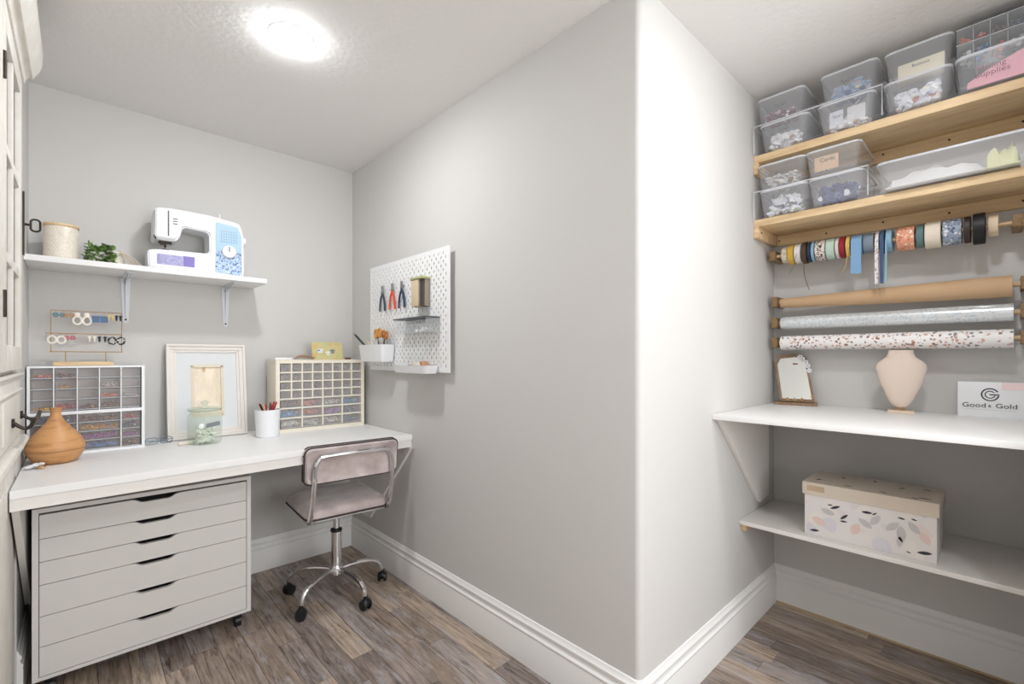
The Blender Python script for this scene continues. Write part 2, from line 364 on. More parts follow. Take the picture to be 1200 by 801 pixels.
def upper_door(y0, y1):
    st = .078; m = MB()
    def bx(a, b, c, d, e=.0): m.box(-.168+.4, -.145+.4-e, a-1.62, b-1.62, c, d, .002)
    z0, z1 = 1.19, 2.205
    bx(y0, y0+st, z0, z1); bx(y1-st, y1, z0, z1); bx(y0+st, y1-st, z0, z0+.075); bx(y0+st, y1-st, z1-.075, z1)
    ym = (y0+y1)/2; bx(ym-.016, ym+.016, z0+.075, z1-.075, .002)
    for z in (1.515, 1.82):
        bx(y0+st, ym-.016, z-.014, z+.014, .002); bx(ym+.016, y1-st, z-.014, z+.014, .002)
    d = HP(m, 'door')
    for (a, b) in ((y0+st, ym-.016), (ym+.016, y1-st)):
        for (c, e) in ((1.265, 1.501), (1.529, 1.806), (1.834, 2.13)):
            MB().box(-.160+.4, -.157+.4, a-1.62, b-1.62, c, e).build('pane', PANE, d, smooth=False)
    for z in (1.373, 2.006):
        MB().box(-.150+.4, -.142+.4, y0-1.62-.006, y0-1.62+.012, z-.034, z+.034, .001).cyl((-.143+.4, y0-1.62, z-.036), (-.143+.4, y0-1.62, z+.036), .0045).build('hinge', DARKM, d)
    return d
d1 = upper_door(1.812, 2.372); upper_door(1.245, 1.805)
# cremone bolt and ring pull
m = MB().box(-.144+.4, -.139+.4, 2.362-1.62, 2.376-1.62, 1.59, 1.815, .001)
m.build('bolt_plate', DARKM, d1)
m = MB().cyl((-.140+.4, 2.369-1.62, 1.70), (-.124+.4, 2.369-1.62, 1.70), .0045)
m.tube([(.4-.124+a, 2.369-1.62, 1.70+b) for a, b in rrect(.024, .040, .010, 4)] and [(.4-.124+.012+a, 2.369-1.62, 1.70+b) for a, b in rrect(.024, .042, .010, 4)], .0034, 8, closed=True)
m.build('ring_pull', DARKM, d1)
# drawer row with bail handles, mouldings
for y0, y1 in ((1.80, 2.372), (1.22, 1.79)):
    d = HP(H(-.168, -.150, y0, y1, .965, 1.16, .003), 'drawer')
    HP(H(-.151, -.147, y0+.05, y1-.05, .985, 1.105, .002), 'drawer_panel', HUTCH, d)
    ya, yb = y0+.25-1.62, y1-.035-1.62
    m = MB()
    for yy in (ya, yb):
        m.cyl((-.1475+.4, yy, 1.03), (-.141+.4, yy, 1.03), .014)
        m.tube([(-.142+.4, yy, 1.03), (-.130+.4, yy, 1.018), (-.117+.4, yy, 1.012), (-.106+.4, yy, 1.020), (-.100+.4, yy, 1.038)], .0052, 8, smooth=4)
    m.tube([(-.100+.4, ya, 1.038), (-.0985+.4, (ya+yb)/2, 1.030), (-.100+.4, yb, 1.038)], .0055, 8, smooth=4)
    if y0 > 1.5: m.build('bail_handle', DARKM, d)
m = MB()
for z, t, dd in ((1.168, .008, .008), (1.160, .006, .004), (1.117, .006, .006)): m.box(-.168+.4, -.145+.4+dd-.004, .86-1.62, 2.386-1.62, z, z+t, .0015)
HP(m, 'waist_moulding')
m = MB().prism([(-.64+.4, .935), (-.150+.4, .935), (-.150+.4, .922), (-.142+.4, .915), (-.136+.4, .922), (-.132+.4, .932), (-.130+.4, .942), (-.133+.4, .951), (-.140+.4, .956), (-.64+.4, .956)], 'Y', .85-1.62, 2.396-1.62)
HP(m, 'ledge')
for y0, y1 in ((1.80, 2.37), (1.22, 1.79)):
    d = HP(H(-.176, -.164, y0, y1, .09, .90, .003), 'door'); HP(H(-.165, -.161, y0+.08, y1-.08, .17, .82, .002), 'door_panel', HUTCH, d)
HP(H(-.20, -.165, .86, 2.38, 0, .085, .003), 'plinth')
m = MB().prism([(-.17+.4, 2.205), (-.140+.4, 2.205), (-.137+.4, 2.225), (-.126+.4, 2.235), (-.120+.4, 2.232), (-.114+.4, 2.245), (-.104+.4, 2.262), (-.097+.4, 2.285), (-.094+.4, 2.33), (-.098+.4, 2.345), (-.17+.4, 2.345)], 'Y', .84-1.62, 2.40-1.62)
HP(m, 'crown_moulding')

# ------------------------------------------------------------------ desk
DZ = .812
dk = thing('desk', 'long white wall-to-wall desktop with a front apron board above the drawer chest', 'desk', (0, 2.15, 0))
tp = [(-.157, -.035), (XR-.002, .032), (XR-.002, .783), (-.157, .783)]
MB().prism(tp, 'Z', DZ-.026, DZ, .0015).build('tabletop', WHITE, dk)
MB().prism([(-.157, -.029), (XR-.002, .038), (XR-.002, .056), (-.157, -.011)], 'Z', DZ-.066, DZ-.0265, .001).build('apron', WHITE2, dk)
MB().box(-.1, XR-.03, .755, .783, DZ-.066, DZ-.0265).build('rear_batten', WHITE2, dk, smooth=False)
for xx in (-.155, XR-.020):
    MB().prism([(.02 if xx > 0 else -.01, DZ-.068), (.783, DZ-.068), (.783, .25), (.50, .25)], 'X', xx, xx+.018, .001).build('side_bracket', WHITE2, dk, smooth=False)

# ------------------------------------------------------------------ drawer chest
ch = thing('drawer_chest', 'white six-drawer chest on black casters under the desk', 'chest of drawers', (.2275, 2.36, 0))
hw = .3485; D = .47; Z0, Z1 = .070, .687; t = .017
m = MB().box(-hw, -hw+t, 0, D, Z0, Z1, .001).box(hw-t, hw, 0, D, Z0, Z1, .001).box(-hw+t, hw-t, 0, D, Z1-.016, Z1, .001).box(-hw+t, hw-t, 0, D, Z0, Z0+.013, .001).box(-hw+t, hw-t, D-.012, D, Z0+.013, Z1-.016)
m.build('body', CHESTM, ch, smooth=False)
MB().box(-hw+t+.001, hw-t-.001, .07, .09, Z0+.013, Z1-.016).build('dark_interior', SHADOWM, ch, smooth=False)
zs = [.667, .578, .4955, .4125, .3, .191, .0845]
for i in range(6):
    zt, zb = zs[i]-(.003 if i == 0 else .0012), zs[i+1]+.0012
    a, b = -hw+t+.002, hw-t-.002
    c0 = .231-.2275; nw, nn = .079, .05
    prof = [(a, zb), (b, zb), (b, zt), (c0+nw, zt)]
    prof += [(c0+nw-.014, zt-.003), (c0+nn, zt-.0125), (c0+nn-.01, zt-.0150), (c0-nn+.01, zt-.0150), (c0-nn, zt-.0125), (c0-nw+.014, zt-.003), (c0-nw, zt), (a, zt)]
    d = MB().prism(prof, 'Y', .001, .018).build('drawer', CHESTM, ch, smooth=False)
    MB().box(a+.01, b-.01, .019, .03, zb+.004, zt-.022).build('drawer_box', CHESTM, d, smooth=False)
for sx in (-1, 1):
    for sy in (.045, D-.045):
        cx = sx*(hw-.045)
        m = MB().cyl((cx-.011, sy, .025), (cx+.011, sy, .025), .025, n=20).box(cx-.016, cx+.016, sy-.012, sy+.016, .028, .058, .004).box(cx-.022, cx+.022, sy-.022, sy+.022, .060, .0695)
        m.build('caster', BLACK, ch)

# ------------------------------------------------------------------ office chair
cr = thing('office_chair', 'mauve velvet office chair with chrome tube back and five-star base', 'chair', (.975, 2.37, 0), math.radians(-3.5))
m = MB().lathe([(.030, .108), (.034, .112), (.034, .150), (.030, .156)], n=24)
m.build('hub', CHROME, cr)
for k in range(5):
    a = math.radians(140+72*k); ca, sa = math.cos(a), math.sin(a)
    P = lambda r, z: (r*ca, r*sa, z)
    lg = MB().tube([P(.028, .135), P(.09, .140), (P(.16, .136)), P(.205, .122), P(.232, .096), P(.240, .062)], [.0105]*3*1+[.0105]*18, 10, smooth=4) if False else MB().tube([P(.028, .135), P(.09, .140), P(.16, .136), P(.205, .122), P(.232, .096), P(.240, .066)], .0115, 10, smooth=4)
    lo = lg.build('leg', CHROME, cr)
    fa = a+1.2+k; px, py = -math.sin(fa), math.cos(fa); c = P(.245, .026)
    m = MB()
    for s in (-1, 1):
        q = (c[0]+px*.011*s, c[1]+py*.011*s, .026); q2 = (c[0]+px*.022*s, c[1]+py*.022*s, .026); m.cyl(q, q2, .026, .023, 20)
    m.ball((c[0], c[1], .034), .024, (1, 1, .9)); m.cyl((c[0], c[1], .05), (c[0], c[1], .068), .010)
    m.build('caster', BLACK, lo)
m = MB().lathe([(.026, .15), (.026, .335)], n=24); m.build('outer_column', CHROME, cr)
MB().lathe([(.0285, .330), (.0285, .342), (.020, .346)], n=24).build('column_collar', BLACK, cr)
MB().lathe([(.0155, .34), (.0155, .455)], n=24).build('gas_piston', CHROME, cr)
MB().box(-.09, .09, -.07, .09, .452, .466, .004).build('seat_mechanism', CHROME, cr)
MB().tube([(.03, 0, .450), (.12, .02, .440), (.20, .03, .438)], .004, 8, smooth=3).build('height_lever', CHROME, cr)
# seat: rounded square cushion slightly domed
W = .40; lo = []
for z, s, rr in ((.468, .97, .045), (.474, 1.0, .05), (.492, 1.01, .05), (.508, .985, .05), (.519, .93, .06), (.525, .80, .08), (.527, .5, .08), (.528, .15, .02)):
    lo.append([(p[0]*1, p[1]*1, z) for p in rrect(W*s, W*s, min(rr, W*s*.45), 6)])
st = MB().loops(lo).build('seat', VELVET, cr)
MB().tube([(p[0], p[1], .476) for p in rrect(W*1.008, W*1.008, .05, 6)], .004, 6, closed=True).build('seat_piping', PIPING, st)
MB().tube([(p[0], p[1], .466) for p in rrect(W*.99, W*.99, .05, 6)], .005, 8, closed=True).build('seat_frame', CHROME, cr)
# backrest
BW, BH, BZ = .445, .168, .735
lo = []
for y, s in ((-.018, .90), (-.026, .97), (-.010, 1.0), (.010, 1.0), (.020, .97), (.024, .88)):
    lo.append([(p[0], y, p[1]) for p in rrect(BW*s+(0 if s == 1 else 0), BH-(1-s)*BW*.9, .028, 6)])
Mb = Matrix.Translation((0.0, -.228, BZ)) @ Matrix.Rotation(math.radians(6), 4, 'X')
bk = MB().loops(lo).xf(Mb).build('backrest', VELVET, cr)
for y in (-.010, .014):
    MB().tube([(p[0], y, p[1]) for p in rrect(BW*1.004, BH*1.01, .028, 6)], .0042, 6, closed=True).xf(Mb).build('back_piping', PIPING, bk)
hwid = .192
path = [(-hwid, -.175, .462), (-hwid, -.208, .478), (-hwid+.002, -.238, .54), (-hwid+.006, -.262, .66), (-hwid+.010, -.268, .73), (-hwid+.028, -.270, .768), (-hwid+.065, -.271, .779)]
path = path+[(-p[0], p[1], p[2]) for p in path[::-1]]
MB().tube(path, .0105, 10, smooth=5).build('back_tube', CHROME, cr)
for sx in (-1, 1): MB().cyl((sx*.05, -.262, .779), (sx*.05, -.245, .779), .006).build('tube_screw', CHROME, cr)

# ------------------------------------------------------------------ wall shelf over the desk
ws = thing('wall_shelf', 'white shelf on two metal brackets above the desk', 'shelf', (.28, 2.80, 1.618))
MB().box(XL+.001-.28, .725-.28, -.14, .134, 0, .024, .0015).build('board', WHITE, ws)
def shelf_bracket(x):
    m = MB()
    m.prism([(-.022, -.0015), (.022, -.0015), (.019, -.01), (.011, -.21), (.006, -.222), (-.006, -.222), (-.011, -.21), (-.019, -.01)], 'Y', .130, .134)
    m.prism([(.0115, .130), (.0115, .120), (.0115, .126)], 'Z', -.001, -.002) if False else None
    m.prism([(-.014, .134), (-.011, -.10), (.011, -.10), (.014, .134)], 'Z', -.005, -.001)
    m.prism([(.134, -.003), (-.09, -.003), (-.088, -.008), (.108, -.028), (.126, -.19), (.134, -.20)], 'X', -.002, .002)
    b = m.build('bracket', WHITEM, ws, smooth=False, loc=(x, 0, 0))
    for z in (-.028, -.205): MB().cyl((0.0, .1305, z), (.0, .1275, z), .0045, n=12).build('screw', DARKM, b)
shelf_bracket(.168-.28); shelf_bracket(.590-.28)
SZ = 1.642

# sewing machine (front plane y=0 faces -Y, x to the right)
sm = thing('sewing_machine', 'white sewing machine with blue floral panel and dial on the wall shelf', 'sewing machine', (.43, 2.735, SZ))
def rpoly(pts, r, n=4):
    out = []
    for i, p in enumerate(pts):
        p = Vector(p); a = (Vector(pts[i-1])-p); b = (Vector(pts[(i+1) % len(pts)])-p); rr = min(r, a.length*.45, b.length*.45)
        a.normalize(); b.normalize(); s, e = p+a*rr, p+b*rr
        for j in range(n+1): t = j/n; out.append(tuple(s*(1-t)**2+p*2*t*(1-t)+e*t*t))
    return out
body = rpoly([(-.192, .008), (.198, .004), (.205, .03), (.203, .22), (.185, .284), (.06, .300), (-.10, .303), (-.168, .296), (-.173, .16), (-.166, .146), (-.084, .146), (-.070, .175), (-.060, .222), (.050, .214), (.052, .108), (-.150, .100), (-.196, .092)], .016)
m = MB().prism(body, 'Y', 0, .135, .006); bo = m.build('body', PLAST, sm)
MB().prism(rpoly([(-.168, .152), (-.092, .152), (-.080, .175), (-.072, .222), (-.072, .296), (-.166, .290)], .012), 'Y', -.012, .001, .005).build('head_cover', PLAST, sm)
MB().box(-.120, -.115, -.0135, -.011, .165, .285).build('thread_slot', GREYP, sm, smooth=False)
for zz in (.0, .012, .024): MB().box(-.10, -.082, -.0135, -.0115, .225+zz, .229+zz).build('thread_mark', GREYP, sm, smooth=False)
FLOR = pattern('floral_panel', S(176, 200, 226), [S(70, 88, 160), S(120, 120, 190), S(84, 124, 180), S(215, 225, 240)], 130, .9, .35)
SKYP = mat('sky_panel', S(176, 206, 226), .35)
VIOP = pattern('violet_panel', S(168, 164, 206), [S(140, 132, 190), S(190, 190, 215)], 200, .6, .4)
MB().prism(rpoly([(.076, .02), (.192, .012), (.193, .125), (.077, .130)], .006), 'Y', -.004, .001).build('floral_panel', FLOR, sm)
MB().prism(rpoly([(.077, .128), (.193, .123), (.192, .215), (.176, .262), (.077, .272)], .008), 'Y', -.004, .001).build('blue_panel', SKYP, sm)
m = MB()
for i in range(7):
    for j in range(5): m.box(.100+i*.011, .104+i*.011, -.0055, -.004, .176+j*.013, .183+j*.013)
m.build('stitch_chart', mat('stitch_blue', S(150, 175, 205), .5), sm, smooth=False, kind='stuff')
d = MB().lathe([(.031, -.004), (.031, -.016), (.027, -.019)], (.134, 0, .128), 28, 'Y').build('dial', PLAST, sm)
MB().box(.132, .136, -.0205, -.0185, .128, .152).build('dial_marker', GREYP, d, smooth=False)
MB().box(-.160, -.060, -.003, .001, .030, .078, .001).build('accessory_label', VIOP, sm)
MB().box(-.058, -.012, -.003, .001, .030, .080, .001).build('violet_label', mat('violet', S(132, 120, 190), .4), sm)
m = MB().box(-.150, -.100, .03, .06, .138, .147).cyl((-.125, .04, .146), (-.125, .04, .118), .004).cyl((-.125, .04, .12), (-.125, .04, .104), .0015).box(-.138, -.112, .025, .055, .104, .108).box(-.145, -.120, .028, .034, .125, .137)
m.build('needle_assembly', DARKM, sm)
MB().cyl((.108, .07, .285), (.108, .07, .335), .003).cyl((.108, .07, .290), (.108, .07, .294), .012).build('spool_pin', PLAST, sm)
MB().lathe([(.010, .20), (.026, .204), (.028, .218), (.024, .224), (.010, .226)], (0, .065, .205), 24, 'X').build('handwheel', PLAST, sm)
MB().lathe([(.010, .300), (.010, .308), (.004, .310)], (-.03, .06, -.001), 16).build('bobbin_winder', PLAST, sm)

# canister
jt = thing('canister', 'cream textured ceramic canister with wooden lid at left end of wall shelf', 'jar', (-.054, 2.79, SZ))
jm = pattern('canister_texture', S(234, 225, 210), [S(242, 235, 224), S(226, 214, 196)], 150, .8, .35)
cb = MB().lathe([(.050, 0), (.053, .004), (.0555, .02), (.0555, .140), (.053, .146)], n=40).build('pot', jm, jt)
m = MB()
for k in range(12):
    for j in range(28): 
        a = 2*PI*(j+.5*(k % 2))/28; m.ball((.0555*math.cos(a), .0555*math.sin(a), .022+k*.0095), .0021, (1, 1, .8), 1)
m.build('raised_dots', mat('canister_glaze', S(244, 238, 226), .3), jt, kind='stuff')
MB().lathe([(.054, .146), (.058, .148), (.058, .156), (.054, .158)], n=40).build('lid', LTWOOD, jt)
MB().lathe([(.006, 0), (.007, .004), (.006, .026), (.003, .030)], (.0, 0, 0), 12).build('small_spool', GREYP, None, loc=(.022, 2.75, SZ))
tag(bpy.data.objects['small_spool'], 'tiny grey spool standing between canister and green plant', 'spool')

# potted plant lying beside its pot: green sprigs, cream pot, rope net
pl = thing('potted_plant', 'small green artificial succulent in a cream pot on the wall shelf', 'plant', (.085, 2.77, SZ))
MB().lathe([(.024, 0), (.028, .003), (.034, .055), (.034, .066), (.031, .066), (.030, .056)], n=28, caps=True).build('pot', mat('cream_pot', S(236, 230, 214), .5), pl, loc=(.040, .02, 0))
GREEN = mat('leaf_green', S(82, 118, 56), .5, mottle=(40, S(128, 158, 84), .25)); rg = random.Random(5)
for k in range(80):
    c = Vector((rg.uniform(-.068, .040), rg.uniform(-.035, .02), rg.uniform(.006, .088)));
    if (Vector(((c.x+.014)/.056, (c.y+.01)/.04, (c.z-.046)/.046))).length > 1.15: continue
    m = MB()
    for q in range(5):
        dr = Vector((rg.uniform(-1, 1), rg.uniform(-1, .6), rg.uniform(-.3, 1))).normalized(); s = dr.cross(Vector((.3, .2, 1))).normalized()*.0062; e = dr*.020; u = s.cross(dr).normalized()*.001
        v = [m.bm.verts.new(p) for p in (Vector(), e*.5+s, e, e*.5-s, e*.5+u)]
        for f in ((0, 1, 4), (1, 2, 4), (2, 3, 4), (3, 0, 4), (0, 3, 2, 1)): m.bm.faces.new([v[i] for i in f])
    m.ball((0, 0, 0), .0035, sub=1)
    m.build('leaf_sprig', GREEN, pl, loc=c, smooth=False)
m = MB()
for k in range(7):
    a = k*.22-.55; m.tube([(-.012, -.03, .074), (-.004+k*.005, -.034+.004*k, .056), (.008+k*.009, -.036+.006*k, .024), (.014+k*.0105, -.036+.008*k, .003)], .0017, 6, smooth=3)
for k in range(5): m.tube([(.012+k*.004, -.024, .040-k*.006), (.030+k*.004, .0, .030-k*.004), (.040+k*.003, .014, .010)], .0018, 6, smooth=3)
m.tube([(.022, -.03, .0025), (.045, -.02, .003), (.07, .0, .0025), (.062, .025, .003)], .0024, 6, smooth=4)
tag(m.build('rope_hanger', ROPE, None, loc=(.148-.0, 2.77, SZ)), 'knotted cream rope hanger bundled beside the succulent pot', 'rope')

# ------------------------------------------------------------------ left drawer organiser
def content(name, cat, label, x0, x1, y0, y1, z0, z1, m, n=26, r=.006, seed=1, flat=.6, group=None):
    """loose small supplies heaped inside a drawer or bin"""
    g = random.Random(seed); b = MB()
    for k in range(int(n*1.5)):
        q = g.uniform(.6, 1.2)*r; c = (g.uniform(x0+q, x1-q), g.uniform(y0+q, y1-q), z0+q*flat+g.random()**1.05*max(0, (z1-z0-2*q)))
        if k % 3: b.ball(c, q, (1, 1, flat), 1)
        else: b.box(c[0]-q, c[0]+q, c[1]-q, c[1]+q, c[2]-q*flat*.5, c[2]+q*flat*.5, rot=Matrix.Rotation(g.uniform(0, 3), 3, Vector((g.random(), g.random(), g.random())).normalized()))
    return tag(b.build(name, m, None, recenter=True, smooth=False), label, cat, group, 'stuff')
og = thing('drawer_organizer', 'white-framed small parts organizer with smoky clear drawers beside the wooden diffuser', 'organizer', (.035, 2.74, DZ))
ox0, ox1, oz1, od = -.190, .190, .380, .16
cols = [-.183, -.1115, -.0390, .0325, .106, .176]
m = MB().box(ox0, ox0+.009, 0, od, 0, oz1).box(ox1-.011, ox1, 0, od, 0, oz1).box(ox0+.009, ox1-.011, .0002, od-.004, oz1-.008, oz1-.0002).box(ox0+.009, ox1-.011, .0002, od-.004, .0002, .011).box(ox0+.009, ox1-.011, .0002, od-.004, .172, .186).box(ox0+.009, ox1-.011, od-.004, od-.0002, .0002, oz1-.0002)
m.build('frame', PLAST, og, smooth=False)
for c in cols[1:5]: MB().box(c-.0018, c+.0018, .001, od-.004, .186, oz1-.008).build('divider', PLAST, og, smooth=False)
for c in (cols[2], cols[4]): MB().box(c-.0018, c+.0018, .001, od-.004, .011, .172).build('divider', PLAST, og, smooth=False)
def drawer(par, x0, x1, z0, z1, mt, lug=PLAST, dep=.14, tab=True):
    m = MB().box(x0, x1, .003, .0045, z0, z1).box(x0, x1, .0045, dep, z0, z0+.0012).box(x0, x0+.001, .0045, dep, z0, z1*.85+z0*.15).box(x1-.001, x1, .0045, dep, z0, z1*.85+z0*.15)
    d = m.build('drawer', mt, par, smooth=False)
    if tab: MB().box(x0+.002, x1-.002, -.002, .003, z0, z0+.0025).build('drawer_lip', RIMM, d, smooth=False)
    return d
rows = [.189+i*.0456 for i in range(5)]
HUES = [S(224, 50, 46), S(240, 182, 40), S(96, 112, 150), S(176, 96, 190), S(60, 156, 224), S(240, 238, 234), S(110, 76, 72), S(250, 130, 104)]
cm = [pattern('supplies_%d' % i, HUES[i], [HUES[(i+3) % 8], S(225, 222, 215), HUES[(i+5) % 8]], 90, .16, .35) for i in range(8)]
for i in range(5):
    for j in range(4): drawer(og, cols[i]+.0025, cols[i+1]-.0025, rows[j]+.0015, rows[j]+.0440, SMOKE)
lrows = [.0125+i*.0398 for i in range(5)]
for (a, b) in ((cols[0], cols[2]), (cols[2], cols[4]), (cols[4], cols[5])):
    for j in range(4): drawer(og, a+.0025, b-.0025, lrows[j]+.0012, lrows[j]+.0382, SMOKE)
RN = ['bottom', 'third', 'second', 'top']
def og_fill(c0, c1, z, hh, mi, label, n=26, r=.006, seed=0):
    content('craft_supplies', 'supplies', label, .035+c0+.006, .035+c1-.006, 2.747, 2.86, DZ+z+.004, DZ+z+hh, cm[mi], n, r, seed+31, .6)
og_fill(cols[1], cols[2], rows[0], .03, 0, 'red beads in the bottom drawer of second upper column of the left organizer', seed=1)
og_fill(cols[3], cols[4], rows[1], .025, 7, 'red and white findings in third upper drawer of fourth column of left organizer', seed=2)
og_fill(cols[3], cols[4], rows[0], .03, 6, 'dark beads in bottom upper drawer of fourth column of left organizer', seed=3)
og_fill(cols[2], cols[3], rows[0], .022, 6, 'dark beads in bottom upper drawer of middle column of left organizer', seed=4)
og_fill(cols[3], cols[4], rows[2], .034, 5, 'pale findings in second upper drawer of fourth column of left organizer', seed=5)
og_fill(cols[4], cols[5], rows[1], .02, 5, 'white findings in third upper drawer of rightmost column of left organizer', 12, seed=6)
og_fill(cols[1], cols[2], rows[2], .02, 1, 'gold coil in second upper drawer of second column of left organizer', 12, seed=7)
og_fill(cols[0], cols[1], rows[3], .022, 7, 'rose findings in the top left drawer of the left organizer', seed=8)
og_fill(cols[1], cols[2], rows[3], .026, 6, 'dark red findings in top drawer of second column of left organizer', seed=9)
og_fill(cols[0], cols[1], rows[0], .016, 1, 'amber findings in bottom upper drawer of leftmost column of left organizer', seed=20)
og_fill(cols[2], cols[4], lrows[3], .028, 6, 'dark purple beads in top wide drawer of left organizer', 50, .007, seed=10)
og_fill(cols[2], cols[4], lrows[2], .030, 1, 'gold and amber beads in second wide drawer of left organizer', 60, .008, seed=11)
og_fill(cols[2], cols[4], lrows[1], .030, 3, 'purple and white beads in third wide drawer of left organizer', 50, .008, seed=12)
og_fill(cols[2], cols[4], lrows[0], .030, 4, 'blue beads in bottom wide drawer of left organizer', 50, .008, seed=13)
og_fill(cols[0], cols[2], lrows[3], .028, 2, 'slate beads in top wide drawer behind the diffuser', 50, .007, seed=14)
og_fill(cols[0], cols[2], lrows[2], .030, 0, 'red beads in second wide drawer behind the diffuser', 50, .007, seed=15)
og_fill(cols[4], cols[5], lrows[3], .028, 0, 'bright red findings in top narrow lower drawer of left organizer', 14, seed=16)
og_fill(cols[4], cols[5], lrows[2], .026, 2, 'slate findings in second narrow lower drawer of left organizer', seed=17)
og_fill(cols[4], cols[5], lrows[1], .020, 3, 'grey purple findings in third narrow lower drawer of left organizer', seed=18)
og_fill(cols[4], cols[5], lrows[0], .026, 6, 'brown findings in bottom narrow drawer of left organizer', seed=19)

# diffuser
df = thing('diffuser', 'onion-shaped wooden aroma diffuser with slim neck on the desk', 'diffuser', (-.066, 2.585, DZ))
MB().lathe([(.050, .0), (.064, .006), (.080, .030), (.0875, .052)], n=48).build('base', BAMBOO, df)
MB().lathe([(.0885, .054), (.0865, .072), (.078, .094), (.062, .118), (.044, .140), (.028, .160), (.019, .178), (.0155, .192), (.0165, .206), (.0195, .216), (.015, .217), (.008, .206)], n=48).build('cover', BAMBOO, df)
MB().lathe([(.0878, .0525), (.0878, .0538)], n=48).build('seam', mat('seam_brown', S(140, 92, 52), .5), df)
# crumpled tissue with ribbon
m = MB(); g = random.Random(4)
for k in range(11): m.ball((g.uniform(-.022, .022), g.uniform(-.02, .02), .008+g.random()*.008), .010, (1.2, .9, .6), 1)
tag(m.build('crumpled_tissue', PLAST, None, loc=(-.122, 2.485, DZ)), 'crumpled white tissue bundle on desk in front of the diffuser', 'tissue')
m = MB(); m.lathe([(.009, 0), (.012, .002), (.012, .004), (.009, .006)], n=20, caps=False); m.xf(Matrix.Rotation(.5, 4, 'X'))
tag(m.build('small_ring', GOLDM, None, loc=(-.1, 2.452, DZ+.007)), 'small gold ring lying on the desk beside the tissue bundle', 'ring')

# ------------------------------------------------------------------ earring stand
es = thing('earring_stand', 'gold wire earring stand with wooden base on top of the left organizer', 'jewelry stand', (.030, 2.845, DZ+.380))
def wire(pts, par=es, r=.0016, name='wire_bar'): return MB().tube(pts, r, 6).build(name, GOLDM, par)
wire([(-.118, 0, .062), (-.118, 0, .244), (.118, 0, .244), (.118, 0, .062)], name='outer_wire'); wire([(-.136, 0, .143), (.120, 0, .143)], r=.0018)
wire([(-.122, -.004, .062), (.122, -.004, .062)], r=.0018)
for xx in (-.072, .062): wire([(xx, 0, .018), (xx, 0, .046), (xx, -.003, .062)], name='support_pin')
MB().box(-.110, .088, -.028, .028, .0, .018, .003).build('base', LTWOOD, es)
def earring(px, pz, kind, m1, m2, label, dx=.013):
    t = thing('earrings', label, 'earrings', (.030+px, 2.8425, DZ+.380+pz), group=None); t.scale = (1.22, 1, 1.22)
    for s in (-1, 1):
        b = MB()
        if kind == 'hoop': b.ball((s*dx, 0, -.010), .0085, (1, .35, 1)); b.tube([(s*dx+.0115*math.cos(a), 0, -.0315+.0145*math.sin(a)) for a in [i*PI/8 for i in range(16)]], .0034, 6, closed=True)
        elif kind == 'flower':
            for q in range(6): b.ball((s*dx+.006*math.cos(q*1.05), -.001, -.014+.006*math.sin(q*1.05)), .0034, (1, .5, 1), 1)
            b.ball((s*dx, -.002, -.014), .003, (1, .6, 1), 1)
        elif kind == 'square': b.box(s*dx-.011, s*dx+.011, -.0015, .0015, -.036, -.012)
        elif kind == 'ring': b.tube([(s*dx+.011*math.cos(a), 0, -.022+.013*math.sin(a)) for a in [i*PI/7 for i in range(14)]], .0035, 6, closed=True)
        else: b.ball((s*dx, 0, -.010), .0055, (1.2, .4, .8), 1); b.cyl((s*dx, 0, -.014), (s*dx, 0, -.028), .004, .002, 8)
        o = b.build('earring', m1, t)
        MB().tube([(s*dx, .0, -.003), (s*dx, -.0022, .0012), (s*dx, .0022, .0018)], .0007, 5).build('hook', GOLDM, o)
IV = mat('ivory_bead', S(240, 234, 222), .5); TEAL = mat('teal_bead', S(92, 128, 140), .5); RUST = mat('rust_bead', S(178, 132, 100), .5)
DEN = mat('denim_blue', S(90, 116, 150), .7); NAV = mat('navy_bead', S(40, 48, 66), .4); ROSE = mat('rose_bead', S(196, 100, 116), .4); SPEC = pattern('speckled_black', S(50, 50, 52), [S(230, 228, 222)], 160, .5)
earring(-.092, .241, 'flower', TEAL, TEAL, 'teal flower earrings at left end of top wire', .009)
earring(-.062, .241, 'flower', RUST, RUST, 'rust coloured flower earrings second from left on top wire', .009)
earring(-.018, .241, 'hoop', IV, IV, 'large ivory double loop earrings on the top wire', .013)
earring(.042, .241, 'square', DEN, DEN, 'square denim blue earrings on the top wire', .012)
earring(.080, .241, 'drop', mat('yellow_bead', S(224, 196, 130), .5), IV, 'pale yellow drop earrings on the top wire', .006)
earring(.107, .241, 'drop', NAV, NAV, 'tiny navy stud earrings at right end of top wire', .006)
earring(-.100, .141, 'ring', IV, IV, 'chunky ivory ring earrings at left end of lower wire', .012)
earring(-.058, .141, 'flower', ROSE, ROSE, 'small rose earrings on the lower wire', .008)
earring(.015, .141, 'drop', IV, IV, 'tiny cream drop earrings on the lower wire', .007)
earring(.050, .141, 'drop', NAV, NAV, 'navy fan earrings on the lower wire', .008)
earring(.100, .141, 'ring', SPEC, SPEC, 'black and white speckled ring earrings on the lower wire', .013)

